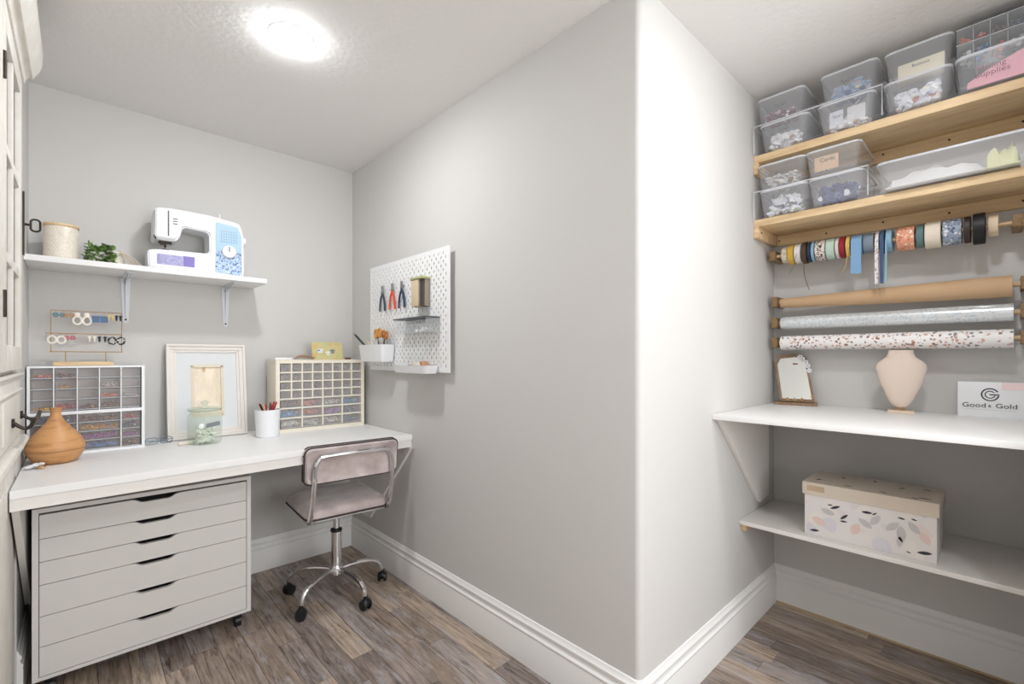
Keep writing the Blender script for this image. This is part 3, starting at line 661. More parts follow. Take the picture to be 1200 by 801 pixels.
# ------------------------------------------------------------------ leaning picture frame
pf = thing('picture_frame', 'large white picture frame with pine panel leaning on the wall behind the glass jar', 'picture frame', (.497, 2.845, DZ))
tilt = Matrix.Rotation(math.radians(-8), 4, 'X')
PW, PH = .352, .487
m = MB()
for (w0, w1, d0, d1) in ((0, .012, .012, .026), (.012, .030, .006, .020), (.030, .042, .010, .016)):
    ow, oh, iw, ih = PW/2-w0, PH-w0*2, PW/2-w1, PH-w1*2
    for a in ((-ow, ow, PH-w1, PH-w0), (-ow, ow, w0, w1), (-ow, -iw, w1, PH-w1), (iw, ow, w1, PH-w1)):
        m.box(a[0], a[1], -d1, 0, a[2], a[3], .002)
m.xf(tilt).build('moulding', mat('frame_white', S(232, 226, 220), .5), pf)
m = MB()
ox, oz0, oz1_ = .068, .110, .376
for a in ((-.137, .137, oz1_, .446), (-.137, .137, .041, oz0), (-.137, -ox, oz0, oz1_), (ox, .137, oz0, oz1_)): m.box(a[0], a[1], -.009, -.004, a[2], a[3])
m.xf(tilt).build('mat_board', mat('mat_white', S(226, 228, 230), .7), pf, smooth=False)
m = MB()
for a in ((-ox-.004, ox+.004, oz1_-.010, oz1_+.004), (-ox-.004, -ox+.008, oz0, oz1_), (ox-.008, ox+.004, oz0, oz1_), (-ox, ox, oz0-.004, oz0+.008)): m.box(a[0], a[1], -.0115, -.0092, a[2], a[3])
m.xf(tilt).build('inner_fillet', mat('fillet_cream', S(232, 220, 198), .6), pf, smooth=False)
MB().box(-ox, ox, -.0038, -.001, oz0, oz1_).xf(tilt).build('pine_panel', FRAMEW, pf, smooth=False)

# glass jar with lid
gj = thing('glass_jar', 'glass jar with knobbed lid and chalk label standing on the desk before the picture frame', 'jar', (.447, 2.655, DZ))
MB().lathe([(.055, .0), (.066, .004), (.071, .018), (.0715, .120), (.069, .140), (.060, .150), (.060, .160), (.066, .164)], n=40).build('body', GLASSJ, gj)
MB().lathe([(.0715, .1645), (.073, .168), (.0715, .172), (.03, .178), (.012, .181), (.010, .186), (.016, .192), (.017, .202), (.008, .208), (.001, .209)], n=40).build('lid', glassy('jar_lid_glass', (.93, .96, .94), .25, .05, S(206, 220, 210)), gj)
MB().lathe([(.0672, .1605), (.0685, .162), (.0672, .1635)], n=40, caps=False).build('seal_ring', mat('jar_seal', S(150, 172, 158), .4), gj)
lb = MB().box(-.030, .030, -.003, 0, -.010, .010, .001).build('chalk_label', mat('slate', S(128, 132, 134), .7), gj); lb.location = (.022, -.0705, .098); lb.rotation_euler = (0, -.12, .28)
MB().ball((-.024, -.068, .092), .013, (1, .25, 1), 2).build('paper_flower', PLAST, gj)
content('jar_filling', 'supplies', 'pale cotton filling inside the glass jar', .405, .489, 2.615, 2.695, DZ+.008, DZ+.10, mat('pale_filling', S(238, 240, 228), .8), 110, .014, 77)

# white tube, sunglasses
m = MB().cyl((-.03, 0, .009), (.025, 0, .009), .008, n=16).cyl((.025, 0, .009), (.036, 0, .009), .0055, n=12)
o = m.build('glue_tube', mat('tube_cream', S(232, 222, 208), .4), None, loc=(.372, 2.665, DZ)); o.rotation_euler = (0, 0, .2); tag(o, 'cream glue tube lying on desk left of the glass jar', 'tube')
gl = thing('eyeglasses', 'pair of folded blue-grey eyeglasses on desk left of the picture frame', 'glasses', (.283, 2.79, DZ), .15)
GM = mat('glasses_frame', S(110, 130, 148), .3)
for s in (-1, 1):
    MB().tube([(s*.030+p[0], 0, .016+p[1]) for p in rrect(.048, .030, .012)], .0018, 6, closed=True).build('rim', GM, gl); MB().tube([(s*.055, 0, .02), (s*.058, .012, .018), (-s*.04, .020+.004*s, .006)], .0018, 6).build('temple', GM, gl)
MB().tube([(-.007, 0, .022), (0, -.001, .026), (.007, 0, .022)], .0018, 6).build('bridge', GM, gl)

# white cup of red pens
cu = thing('pen_cup', 'white round cup holding red pens on the desk', 'cup', (.727, 2.655, DZ))
MB().lathe([(.050, 0), (.054, .004), (.0615, .143), (.0585, .143), (.052, .008), (.02, .006)], n=40).build('cup', PLAST, cu)
REDP = mat('red_plastic', S(178, 40, 40), .35)
for k in range(9):
    a = k*2.4; r0, r1 = .022+.006*(k % 3), .036+.005*(k % 2); col = [REDP, REDP, GREYP, REDP, DARKM, REDP, LTWOOD, REDP, REDP][k]
    nm = ['red', 'red', 'grey', 'red', 'dark', 'red', 'wooden', 'red', 'red'][k]
    L = .158+.008*(k % 3); p0 = Vector((r0*math.cos(a+3), r0*math.sin(a+3), .010)); p1 = Vector((r1*math.cos(a), r1*math.sin(a), L))
    t = thing('pen', {'red': ['red pen tipped left in white cup', 'tallest red pen at front of the white cup', '', 'red pen at rear right of the white cup', '', 'red pen at rear left of the white cup', '', 'short red pen leaning right in white cup', 'middle red pen leaning over the rim of white cup'][k], 'grey': 'grey pen standing among red ones in white cup', 'dark': 'dark metal pen standing in the white cup', 'wooden': 'natural wood pencil standing in the white cup'}[nm], 'pen', (.727, 2.655, DZ), group='red pens in the white cup' if nm == 'red' else None)
    MB().cyl(p0, p1, .0042, n=10).build('barrel', col, t); MB().cyl(p1, p1+(p1-p0).normalized()*.008, .0048, .0035, 10).build('cap', col, t)

# ------------------------------------------------------------------ cream drawer cabinet
cb = thing('drawer_cabinet', 'cream small parts cabinet with rows of clear drawers at right end of desk', 'organizer', (1.030, 2.70, DZ))
cx0, cx1, cz = -.250, .254, .403
m = MB().box(cx0, cx0+.020, 0, .16, 0, cz).box(cx1-.020, cx1, 0, .16, 0, cz).box(cx0+.020, cx1-.020, .0002, .155, cz-.020, cz-.0002).box(cx0+.020, cx1-.020, .0002, .155, .0002, .022).box(cx0+.020, cx1-.020, .155, .1598, .0002, cz-.0002)
m.build('frame', CREAMP, cb, smooth=False)
MB().box(cx0-.001, cx0+.004, .004, .150, .03, cz-.03, .001).build('side_panel', CREAMP, cb)
a0, a1 = cx0+.0225, cx1-.0225; W8 = (a1-a0)/8
zr = [.025, .082, .136, .188]+[.188+.0487*i for i in range(1, 5)]
m = MB()
for z in zr[1:-1]: m.box(cx0+.0201, cx1-.0201, -.001, .15, z-.0050, z+.0020)
m.build('shelf_grid', CREAMP, cb, smooth=False)
m = MB()
for i in range(1, 8):
    m.box(a0+W8*i-.0034, a0+W8*i+.0034, -.0014, .149, zr[0] if i % 2 == 0 else zr[3], cz-.02)
m.build('upright_grid', CREAMP, cb, smooth=False)
for r_ in range(3, 7):
    for i in range(8): drawer(cb, a0+W8*i+.003, a0+W8*(i+1)-.003, zr[r_]+.002, zr[r_+1]-.004, CLEARD, dep=.12, tab=(r_ < 5))
for r_ in range(3):
    for i in range(4): drawer(cb, a0+2*W8*i+.003, a0+2*W8*(i+1)-.003, zr[r_]+.002, zr[r_+1]-.004, CLEARD, dep=.12)
CC = [[(5, 'white'), (5, 'pale grey'), (5, 'cream'), (2, 'slate')], [(4, 'blue and coral'), (7, 'coral'), (3, 'purple'), (2, 'grey blue')], [(6, 'brown'), (7, 'orange and pink'), (5, 'green grey'), (4, 'light blue')]]
CO = ['leftmost', 'second', 'third', 'rightmost']; RO = ['bottom', 'middle', 'upper']
for r_ in range(3):
    for i in range(4):
        mi, cn = CC[r_][i]
        content('craft_supplies', 'supplies', '%s supplies in the %s wide drawer of the %s row of cream cabinet' % (cn, CO[i], RO[r_]), 1.03+a0+2*W8*i+.007, 1.03+a0+2*W8*(i+1)-.007, 2.707, 2.80, DZ+zr[r_]+.005, DZ+zr[r_+1]-.012, cm[mi], 46, .008, 100+r_*4+i)
for i in range(8):
    for r_ in range(3, 7):
        if (i*5+r_*3) % 4 == 1: continue
        content('craft_supplies', 'supplies', '%s findings in small drawer %s of the %s row of cream cabinet' % (['grey', 'silver', 'mauve', 'dark'][(i+r_) % 4], ['at far left', 'second from left', 'third from left', 'fourth from left', 'fourth from right', 'third from right', 'second from right', 'at far right'][i], ['fourth', 'third', 'second', 'top'][r_-3]), 1.03+a0+W8*i+.006, 1.03+a0+W8*(i+1)-.006, 2.707, 2.78, DZ+zr[r_]+.005, DZ+zr[r_+1]-.014, mat(['gr_a', 'gr_b', 'gr_c', 'gr_d'][(i+r_) % 4], [S(140, 136, 134), S(170, 168, 166), S(150, 126, 140), S(92, 84, 86)][(i+r_) % 4], .5), 12, .007, 200+i*7+r_)
CT = DZ+cz
tag(MB().box(-.045, .045, -.04, .04, 0, .012, .002).build('white_box', PLAST, None, loc=(.835, 2.79, CT)), 'flat white box at left end on top of the cream cabinet', 'box')
cd = thing('art_card', 'yellow-green card with white and blue butterflies leaning on top of cream cabinet', 'card', (1.098, 2.79, CT))
CARDM = pattern('card_print', S(206, 196, 142), [S(214, 184, 120), S(190, 196, 140)], 30, .7)
cr_ = Matrix.Rotation(math.radians(-12), 4, 'X')
MB().box(-.092, .092, -.002, .002, 0, .106).xf(cr_).build('card', CARDM, cd, smooth=False)
for (px, pz, s, mm) in ((-.045, .052, 1, 'butterfly_white'), (.0, .038, .8, 'butterfly_white'), (.030, .050, .9, 'butterfly_blue')):
    b = MB(); mt_ = mat(mm, S(235, 238, 245) if 'white' in mm else S(120, 130, 150), .5)
    for q in (-1, 1): b.ball((px+q*.009*s, -.0035, pz+.006), .010*s, (1, .1, .8), 1); b.ball((px+q*.007*s, -.0035, pz-.007), .007*s, (1, .1, .9), 1)
    b.box(px-.0015, px+.0015, -.006, -.003, pz-.012, pz+.012); b.xf(cr_).build('butterfly', mt_, cd)
for q in (-1, 1): MB().ball((-.052+q*.005, -.0052, .056), .005, (1, .15, 1), 1).xf(cr_).build('butterfly_spot', mat('bf_blue', S(110, 110, 200), .5), cd)
m = MB()
for k in range(7): m.tube([(-.06, 0, .006+.0005*k), (-.02, -.006+k*.003, .014+.002*k), (.04+k*.004, -.012+k*.005, .006+.001*k)], .0022, 5, smooth=3)
o = m.build('dried_sprig', WASHED, None, loc=(.955, 2.76, CT)); tag(o, 'brown dried sprig lying on cream cabinet left of the card', 'sprig')
m = MB()
for k in range(6): m.ball((.012*math.cos(k), .010*math.sin(k), .007), .009, (1.3, 1, .7), 1)
tag(m.build('dried_seed_pod', mat('pod_brown', S(120, 74, 60), .7), None, loc=(1.215, 2.775, CT)), 'dark red-brown seed pods on cream cabinet right of the card', 'seed pod')
# ------------------------------------------------------------------ pegboard and what hangs on it (faces -X)
PX = 1.284
pb = thing('pegboard', 'white pegboard with staggered slots mounted on the long wall', 'pegboard', (PX, 2.208, 1.155))
CW, CHh, NX, NZ = .0204, .0203, 40, 30
m = MB(); bm = m.bm; vc = {}
def V(y, z):
    k = (round(y, 5), round(z, 5))
    if k not in vc: vc[k] = bm.verts.new((0, y, z))
    return vc[k]
for i in range(NX):
    for j in range(NZ):
        y0 = -NX*CW/2+i*CW; z0 = j*CHh; y1, z1 = y0+CW, z0+CHh
        if (i+j) % 2 or i in (0, NX-1) or j in (0, NZ-1): bm.faces.new((V(y0, z0), V(y1, z0), V(y1, z1), V(y0, z1))); continue
        yc, zc = (y0+y1)/2, (z0+z1)/2; hy, hz = .0036, .0084
        q = [bm.verts.new((0, yc+a, zc+b)) for a, b in ((-hy, -hz+.003), (0, -hz), (hy, -hz+.003), (hy, hz-.003), (0, hz), (-hy, hz-.003))]
        A, B, Cc, Dd = V(y0, z0), V(y1, z0), V(y1, z1), V(y0, z1)
        for f in ((A, B, q[2], q[1]), (A, q[1], q[0]), (B, Cc, q[3], q[2]), (Cc, Dd, q[5], q[4]), (Cc, q[4], q[3]), (Dd, A, q[0], q[5])): bm.faces.new(f)
g = bmesh.ops.extrude_face_region(bm, geom=bm.faces[:]); vv = [v for v in g['geom'] if isinstance(v, bmesh.types.BMVert)]
bmesh.ops.translate(bm, verts=vv, vec=(.005, 0, 0))
m.build('perforated_panel', PEGM, pb, smooth=False)
for y in (-.36, .36):
    for z in (.06, .55): MB().box(.005, XR-PX-.0005, y-.012, y+.012, z-.012, z+.012).build('standoff', PLAST, pb, smooth=False)
def plier(y, z, m1, label, s=1):
    t = thing('pliers', label, 'pliers', (PX-.014, y, z), group=None)
    b = MB()
    for q in (-1, 1): b.tube([(0, q*.004, -.002), (0, -q*.014, -.026), (0, -q*.025, -.060), (0, -q*.030, -.105)], [.0045]*1+[.0055]*20 if False else .0056, 8, smooth=4).build('handle', m1, t) if q == -1 else None
    b = MB().tube([(0, .004, -.002), (0, -.014, -.026), (0, -.025, -.060), (0, -.030, -.105)], .0062, 8, smooth=4); b.build('handle', m1, t)
    MB().cyl((-.005, 0, .004), (.005, 0, .004), .009, n=16).box(-.004, .004, -.0085, -.0008, .004, .040, .002).box(-.004, .004, .0008, .0085, .004, .040, .002).build('jaws', mat('steel', (.35, .35, .36), .3, metal=1), t)
    hk = thing('peg_hook', 'white hook holding the %s' % label.split(' hanging')[0], 'hook', (PX, y, z))
    MB().tube([(-.0005, .0, .012), (-.028, 0, .012), (-.028, 0, .020)], .0016, 6).build('wire', WHITEM, hk)
PLG = mat('plier_grey', S(66, 74, 82), .45); PLR = mat('plier_red', S(222, 84, 52), .4); PLB = mat('plier_blue', S(48, 66, 96), .4)
plier(2.438, 1.598, PLG, 'dark grey pliers hanging leftmost on the pegboard'); plier(2.325, 1.600, PLR, 'red-orange pliers hanging in the middle of the three pliers'); plier(2.222, 1.600, PLB, 'navy blue pliers hanging rightmost of the three pliers')
# kraft packet with green top and dark spool
pk = thing('kraft_packet', 'beige cardboard tool box with green lid hanging on the pegboard', 'box', (PX-.027, 2.012, 1.485)); pk.scale = (.9, .84, .9)
MB().box(-.025, .026, -.010, .062, .0, .150, .003).build('box', mat('kraft_beige', S(214, 194, 164), .7), pk)
MB().box(-.030, .027, -.062, .070, .150, .164, .004).build('green_lid', mat('sage', S(176, 178, 132), .6), pk)
MB().cyl((0, -.034, .0), (0, -.034, .145), .020, n=20).build('dark_spool', mat('dark_spool', S(66, 62, 60), .5), pk)
MB().box(-.005, .026, -.058, -.012, .0, .149, .002).build('grey_insert', mat('insert_grey', S(150, 138, 124), .6), pk)
# dark topped shelf with clear box under
sh = thing('pegboard_shelf', 'small shelf with charcoal top and clear tray on the pegboard', 'shelf', (PX, 2.067, 1.350))
MB().box(-.085, -.001, -.190, .125, .072, .078, .002).build('charcoal_top', GREYP, sh)
MB().box(-.080, -.001, -.188, .123, .0, .003).box(-.080, -.078, -.188, .123, .003, .045).box(-.080, -.001, -.188, -.186, .003, .071).box(-.080, -.001, .121, .123, .003, .071).box(-.078, -.001, .03, .032, .003, .071).build('clear_tray', CASEM, sh, smooth=False)
content('pen_nibs', 'supplies', 'white bits lying in clear tray of pegboard shelf', PX-.075, PX-.005, 1.90, 2.04, 1.354, 1.385, PLAST, 14, .009, 301)
# containers
def container(y0, y1, z0, z1, dep, label):
    t = thing('peg_container', label, 'container', (PX, (y0+y1)/2, z0)); hh = (y1-y0)/2; H_ = z1-z0
    b = MB()
    def lp(s, z, dd): return [(-dd/2-.002+p[0], p[1], z) for p in rrect(dd, 2*hh*s, .018, 4)]
    b.loops([lp(.90, 0, dep*.9), lp(1, H_, dep), lp(.985, H_, dep-.004), lp(.89, .003, dep*.9-.004)]); b.build('bin', PLAST, t)
    MB().tube([(-.002, -hh*.6, H_-.006), (-.010, -hh*.6, H_+.001)], .002, 6).tube([(-.002, hh*.6, H_-.006), (-.010, hh*.6, H_+.001)], .002, 6).build('hanging_lug', WHITEM, t)
container(2.305, 2.600, 1.205, 1.300, .085, 'white pegboard container holding scissors'); container(1.880, 2.200, 1.150, 1.190, .085, 'shallow white pegboard tray below the clear shelf')
def scissors(y, z, m1, label, ang, x=PX-.045, s=1):
    t = thing('scissors', label, 'scissors', (x, y, z)); t.rotation_euler = (ang, 0, 0)
    for q in (-1, 1):
        MB().tube([(0, q*.019*s+.013*math.cos(a)*s, .055+.021*s*math.sin(a)) for a in [i*PI/8 for i in range(16)]], .0052*s, 8, closed=True).build('handle', m1, t)
        MB().prism([(q*.010, .034), (q*.003, .034), (-q*.001, -.07), (-q*.006, .0)], 'X', -.001+.0012*q, .001+.0012*q).build('blade', mat('steel', (.35, .35, .36), .3, metal=1), t)
scissors(2.425, 1.310, mat('orange_handle', S(216, 150, 70), .4), 'orange-handled scissors upright in white pegboard container', -.15, s=1.15)
scissors(2.395, 1.303, mat('amber_handle', S(200, 128, 60), .4), 'amber-handled scissors behind the orange pair in the container', .25, PX-.028, .95)
t = thing('craft_knife', 'dark green craft knife tilted out of the white pegboard container', 'knife', (PX-.045, 2.53, 1.265)); 
t.rotation_euler = (-.85, -.35, 0)
MB().cyl((0, 0, .03), (0, 0, .155), .0065, n=12).build('handle', mat('dark_green', S(52, 66, 60), .5), t); MB().cyl((0, 0, .155), (0, 0, .175), .0065, .002, 12).build('tip', mat('steel', (.35, .35, .36), .3, metal=1), t)
t = thing('bead_reamer', 'pale wooden crochet hook bundle leaning in the white pegboard container', 'tool', (PX-.03, 2.50, 1.255)); t.rotation_euler = (-.6, -.2, 0)
for q in range(3): MB().cyl((q*.008-.008, 0, 0), (q*.008-.008, .012*q, .085), .003, n=8).build('hook', LTWOOD, t)
m = MB()
for k in range(4): m.box(-.024, .024, -.028+k*.002, .028+k*.002, k*.0032, k*.0032+.0028, rot=Matrix.Rotation(.2*k, 3, 'Z') if False else None)
o = m.build('card_stack', mat('card_cream', S(226, 214, 196), .6), None, loc=(PX-.044, 2.00, 1.172), smooth=False); o.rotation_euler = (.7, 0, 0); tag(o, 'cream cards tilted in the shallow pegboard tray', 'card')
o = MB().box(-.022, .022, -.030, .030, 0, .012, .001).build('brown_packet', mat('packet_brown', S(176, 132, 104), .6), None, loc=(PX-.044, 1.94, 1.180)); o.rotation_euler = (.85, 0, 0); tag(o, 'small brown packet tilted at right end of shallow tray', 'packet')
m = MB()
for k in range(5): m.tube([(.014*math.cos(a+k), .022*math.sin(a)+.01*k, .004+k*.003) for a in [i*PI/6 for i in range(12)]], .002, 5, closed=True)
tag(m.build('wire_coil', mat('coil_olive', S(188, 180, 140), .5), None, loc=(PX-.044, 2.10, 1.156)), 'olive wire coils in the shallow pegboard tray', 'wire')

# ------------------------------------------------------------------ shelf bay: white shelves
s1 = thing('upper_white_shelf', 'deep white shelf holding mirror, bust and sign', 'shelf', (2.2, .33, 1.001))
MB().box(1.85-2.2, XN-2.2-.001, -.138-.33+.001, YC-.33-.001, -.020, 0, .0015).build('board', WHITE, s1)
MB().prism([(1.88-2.2, -.0205), (2.44-2.2, -.0205), (2.44-2.2, -.435), (2.33-2.2, -.450)], 'Y', YC-.33-.021, YC-.33-.001, .001).build('side_bracket', WHITE2, s1, smooth=False)
MB().prism([(1.88-2.2, -.0205), (2.44-2.2, -.0205), (2.44-2.2, -.435), (2.33-2.2, -.450)], 'Y', -.138-.33+.001, -.138-.33+.021, .001).build('side_bracket', WHITE2, s1, smooth=False)
MB().box(XN-2.2-.02, XN-2.2-.001, -.11-.33, YC-.33-.022, -.060, -.0205).build('rear_batten', WHITE2, s1, smooth=False)
s2 = thing('lower_white_shelf', 'lower white shelf carrying the floral storage box', 'shelf', (2.35, .33, .512))
MB().box(2.125-2.35, XN-2.35-.001, -.138-.33+.001, YC-.33-.001, -.018, 0, .0015).build('board', WHITE2, s2)
for y in (YC-.33-.021, -.138-.33+.001): MB().box(2.15-2.35, XN-2.35-.02, y, y+.02, -.050, -.0185, .001).build('cleat', LTWOOD, s2)
# floral storage box
fb = thing('storage_box', 'long floral cardboard storage box with lid on the lower white shelf', 'box', (2.285, .358, .512))
def floral(name, base):
    return pattern(name, base, [S(236, 222, 216), S(232, 224, 224), S(226, 222, 228), S(240, 234, 228)], 16, .75, .5)
FB = floral('floral_paper', S(236, 231, 228)); FL = mat('lid_paper', S(236, 224, 208), .35, mottle=(8, S(228, 214, 198), .3))
MB().box(-.118, .118, -.200, .200, 0, .168, .002).build('body', FB, fb)
MB().box(-.124, .124, -.207, .207, .162, .212, .003).build('lid', FL, fb)
INKL = mat('leaf_ink', S(58, 56, 66), .5); INKG = mat('leaf_grey', S(206, 200, 200), .5)
def leaf(par, y, z, ln, an, x=-.1185, mt_=INKL, wd=.28, plane='X', name='printed_leaf'):
    b = MB(); pts = []
    for i in range(9): a = i/8; pts.append((a*ln-ln/2, math.sin(a*PI)**.8*ln*wd/2))
    pts += [(p[0], -p[1]) for p in pts[-2:0:-1]]; c, s = math.cos(an), math.sin(an)
    pts = [(y+p[0]*c-p[1]*s, z+p[0]*s+p[1]*c) for p in pts]
    if plane == 'X': b.prism(pts, 'X', x-.0004, x)
    else: b.prism([(q[1], q[0]) for q in pts], 'Z', x, x+.0004)
    return b.build(name, mt_, par, smooth=False)
for y, z, ln, an in ((.095, .128, .036, 2.7), (.112, .134, .018, 3.0), (.066, .098, .034, 2.4), (.068, .080, .024, 3.1), (.165, .020, .034, 3.0), (-.005, .133, .034, 3.1), (-.028, .133, .018, 2.5), (-.168, .030, .042, 3.0), (-.105, .136, .022, 3.3), (-.125, .020, .014, .3), (-.14, .140, .018, 3.4)): leaf(fb, y, z, ln, an)
for y, z, ln, an in ((-.105, .08, .06, 1.5), (-.08, .10, .05, 2.4), (-.14, .11, .05, .9), (.0, .09, .05, .6), (-.03, .11, .05, 2.2), (.12, .105, .05, .3), (-.10, .05, .04, 1.6)): leaf(fb, y, z, ln, an, mt_=INKG, wd=.45)
for y, z, ln, an in ((.15, .06, .05, .5), (-.17, .08, .045, 1.0), (.03, .06, .05, 2.0)): leaf(fb, y, z, ln, an, mt_=mat('leaf_pink', S(234, 208, 198), .5), wd=.6)
for y, x, ln, an in ((.165, -.05, .03, 2), (.06, -.08, .03, .2), (.1, .05, .03, 1), (-.05, -.09, .03, .6), (-.09, .03, .03, 2.2), (-.165, -.08, .04, .1), (-.14, -.10, .024, .5), (.0, .08, .03, 1.2), (-.16, .07, .03, .4)): leaf(fb, y, x, ln, an, x=.2121, plane='Z')
MB().box(-.1245, -.1238, .13, .19, .178, .200).build('label_holder', mat('label_gold', S(222, 200, 170), .25, metal=.4), fb, smooth=False)

# mirror
mr = thing('vanity_mirror', 'small wood-framed trapezoid mirror with white flowers, on upper white shelf at left', 'mirror', (2.52, .690, 1.001), .20)
oc = [(-.088, .018), (.062, .018), (.076, .20), (.058, .235), (-.030, .250), (-.062, .235)]
# local: prism along X, (y, z); +y is left in view
oc = [(-.082, .014), (.060, .014), (.086, .205), (.072, .238), (.0, .246), (-.045, .232)]
inn = [(y*.86+.001, (z-.128)*.88+.128) for y, z in oc]
m = MB(); n = len(oc)
for i in range(n):
    m.prism([oc[i], oc[(i+1) % n], inn[(i+1) % n], inn[i]], 'X', -.010, .004)
tl = Matrix.Rotation(math.radians(9), 4, 'Y')
m.xf(tl).build('frame', WASHED, mr, smooth=False)
MB().prism(inn, 'X', -.003, .002).xf(tl).build('mirror_glass', mat('mirror', (.82, .84, .82), .03, metal=1), mr, smooth=False)
MB().box(-.045, .040, -.092, .085, 0, .012, .002).build('base', WASHED, mr)
MB().prism([(.012, .012), (.036, .012), (.028, .20)], 'Y', -.01, .01).build('rear_prop', WASHED, mr, smooth=False)
m = MB()
for (y, z) in ((-.030, .222), (-.044, .206), (-.052, .188), (-.058, .165), (-.020, .232)):
    for q in range(5): m.ball((-.013, y+.007*math.cos(q*1.257), z+.007*math.sin(q*1.257)), .0052, (.5, 1, 1), 1)
m.xf(tl).build('flower_trim', PLAST, mr)
m = MB()
for (y, z) in ((-.072, .040), (-.030, .026), (0, .024), (.03, .026)):
    for q in range(4): m.ball((-.012, y+.005*math.cos(q*1.57), z+.005*math.sin(q*1.57)), .004, (.5, 1, 1), 1)
m.xf(tl).build('gold_leaf_trim', mat('gold_leaf', S(200, 166, 116), .4), mr)

# necklace bust
nb = thing('necklace_bust', 'blush pink velvet necklace display bust on the upper white shelf', 'display bust', (2.47, .290, 1.001), .12)
BL = mat('blush_velvet', S(226, 208, 194), .7, sheen=.3)
sec = []
for z, wd, dp, off in ((.026, .016, .012, -.022), (.034, .028, .016, -.022), (.055, .040, .019, -.021), (.085, .052, .023, -.018), (.120, .066, .027, -.012), (.155, .076, .031, -.005), (.180, .081, .033, .001), (.196, .080, .033, .005), (.208, .072, .032, .008), (.220, .058, .030, .010), (.231, .046, .028, .012), (.244, .041, .026, .013), (.258, .040, .026, .014)):
    sec.append([(off+dp*math.sin(a)*(.8 if math.sin(a) > 0 else 1), wd*math.cos(a), z-.004*math.cos(a)*0) for a in [i*2*PI/28 for i in range(28)]])
MB().loops(sec).build('bust', BL, nb)
MB().tube([(.012+.029*math.sin(a), .0475*math.cos(a), .231+(-.006 if math.sin(a) < 0 else .004)*abs(math.sin(a))) for a in [i*2*PI/24 for i in range(24)]], .0014, 5, closed=True).build('neck_seam', mat('seam_pink', S(190, 160, 146), .7), nb)
MB().box(-.050, .030, -.042, .042, 0, .012, .002).build('base', mat('base_blush', S(226, 204, 184), .6), nb); MB().box(-.008, .012, -.014, .014, .012, .05).build('stem', LTWOOD, nb, smooth=False)

# sign box
sg = thing('shop_sign', 'white box sign reading Good & Gold at right end of the upper white shelf', 'sign', (2.515, .035, 1.001), 0)
MB().box(-.014, .014, -.088, .088, 0, .135, .0015).build('board', PLAST, sg)
MB().box(-.0146, -.0141, -.088, -.030, .108, .134).build('blush_corner', mat('blush_print', S(244, 220, 220), .5), sg, smooth=False)
text('Good', .0245, INK, sg, (-.0147, .043, .046), FACE_MX, sx=1.15); text('&', .014, INK, sg, (-.0147, .001, .045), FACE_MX); text('Gold', .0245, INK, sg, (-.0147, -.042, .046), FACE_MX, sx=1.15)
MB().box(-.0147, -.0142, -.07, .07, .0300, .0306).build('fine_line', mat('faint_ink', S(190, 188, 188), .6), sg, smooth=False)
def arcband(cy, cz, r0, r1, a0, a1, n=22, bar=None):
    b = MB(); P0 = []; P1 = []
    for i in range(n+1):
        a = a0+(a1-a0)*i/n; P0.append((cy-r1*math.cos(a), cz+r1*math.sin(a))); P1.append((cy-r0*math.cos(a), cz+r0*math.sin(a)))
    for i in range(n): b.prism([P0[i], P0[i+1], P1[i+1], P1[i]], 'X', -.0148, -.0142)
    if bar: b.box(-.0148, -.0142, cy-bar[1], cy-bar[0], cz-bar[2], cz+bar[2])
    return b.build('emblem', INK, sg, smooth=False)
arcband(.0, .088, .0205, .0245, math.radians(28), math.radians(352), bar=(-.002, .0245, .0018)); arcband(.0, .088, .0115, .0145, math.radians(35), math.radians(345), bar=(.002, .0145, .0015))

# ------------------------------------------------------------------ paper rolls on dowels with blocks
def dowel(z, x, label_):
    t = thing('dowel', label_, 'dowel', (x, .36, z))
    MB().cyl((0, -.44, 0), (0, .395, 0), .010, n=16).build('rod', LTWOOD, t)
    for y in (.405, -.415): MB().box(-.036, XN-x-.001, y-.013, y+.013, -.022, .026, .002).build('wall_block', DKWOOD, t)
    return t
def roll(name, label, x, z, y0, y1, rf, mt_, par=None, cat='paper roll', flap=None, th=None):
    t = thing(name, label, cat, (x, (y0+y1)/2, z)); L = (y1-y0)/2; n = 16; b = MB(); rings = []
    for i in range(n+1):
        y = -L+2*L*i/n; r = rf(i/n); rings.append((r, y))
    inner = [(.0135, L), (.0135, -L)]
    b.lathe(rings+inner, n=40, axis='Y', caps=False); bm = b.bm; b.build('roll', mt_, t)
    if flap:
        b = MB(); lo = []
        for i in range(25):
            y = -L+2*L*i/24; r = rf(i/24)+.0012; e = flap(i/24)
            lo.append([((-r*math.cos(a)), y, r*math.sin(a)) for a in [PI/2+.9-e*.9*k/5-.2 for k in range(6)]])
        b.loops(lo, closed=False, cap0=False, cap1=False)
        o = b.build('loose_edge', mt_, t); md = o.modifiers.new('thick', 'SOLIDIFY'); md.thickness = .0008
    return t
dowel(1.497, 2.505, 'wooden dowel and blocks carrying the brown kraft paper roll'); dowel(1.395, 2.505, 'wooden dowel and blocks carrying the silver paper roll'); dowel(1.300, 2.505, 'wooden dowel and blocks carrying the floral paper roll')
KRAFT = mat('kraft_paper', S(204, 170, 134), .65, mottle=(5, S(194, 160, 124), .3))
SILV = pattern('holographic_film', S(226, 230, 232), [S(204, 214, 224), S(238, 236, 232), S(196, 204, 210), S(214, 226, 230)], 120, .9, .22, .35)
FLORP = pattern('floral_wrap', S(244, 240, 238), [S(160, 112, 94), S(226, 190, 186), S(140, 142, 148), S(206, 168, 150)], 85, .6, .45)
roll('kraft_paper_roll', 'thick brown kraft paper roll, topmost of the three rolls', 2.505, 1.492, -.022, .745, lambda t: .040-.018*t**1.6, KRAFT)
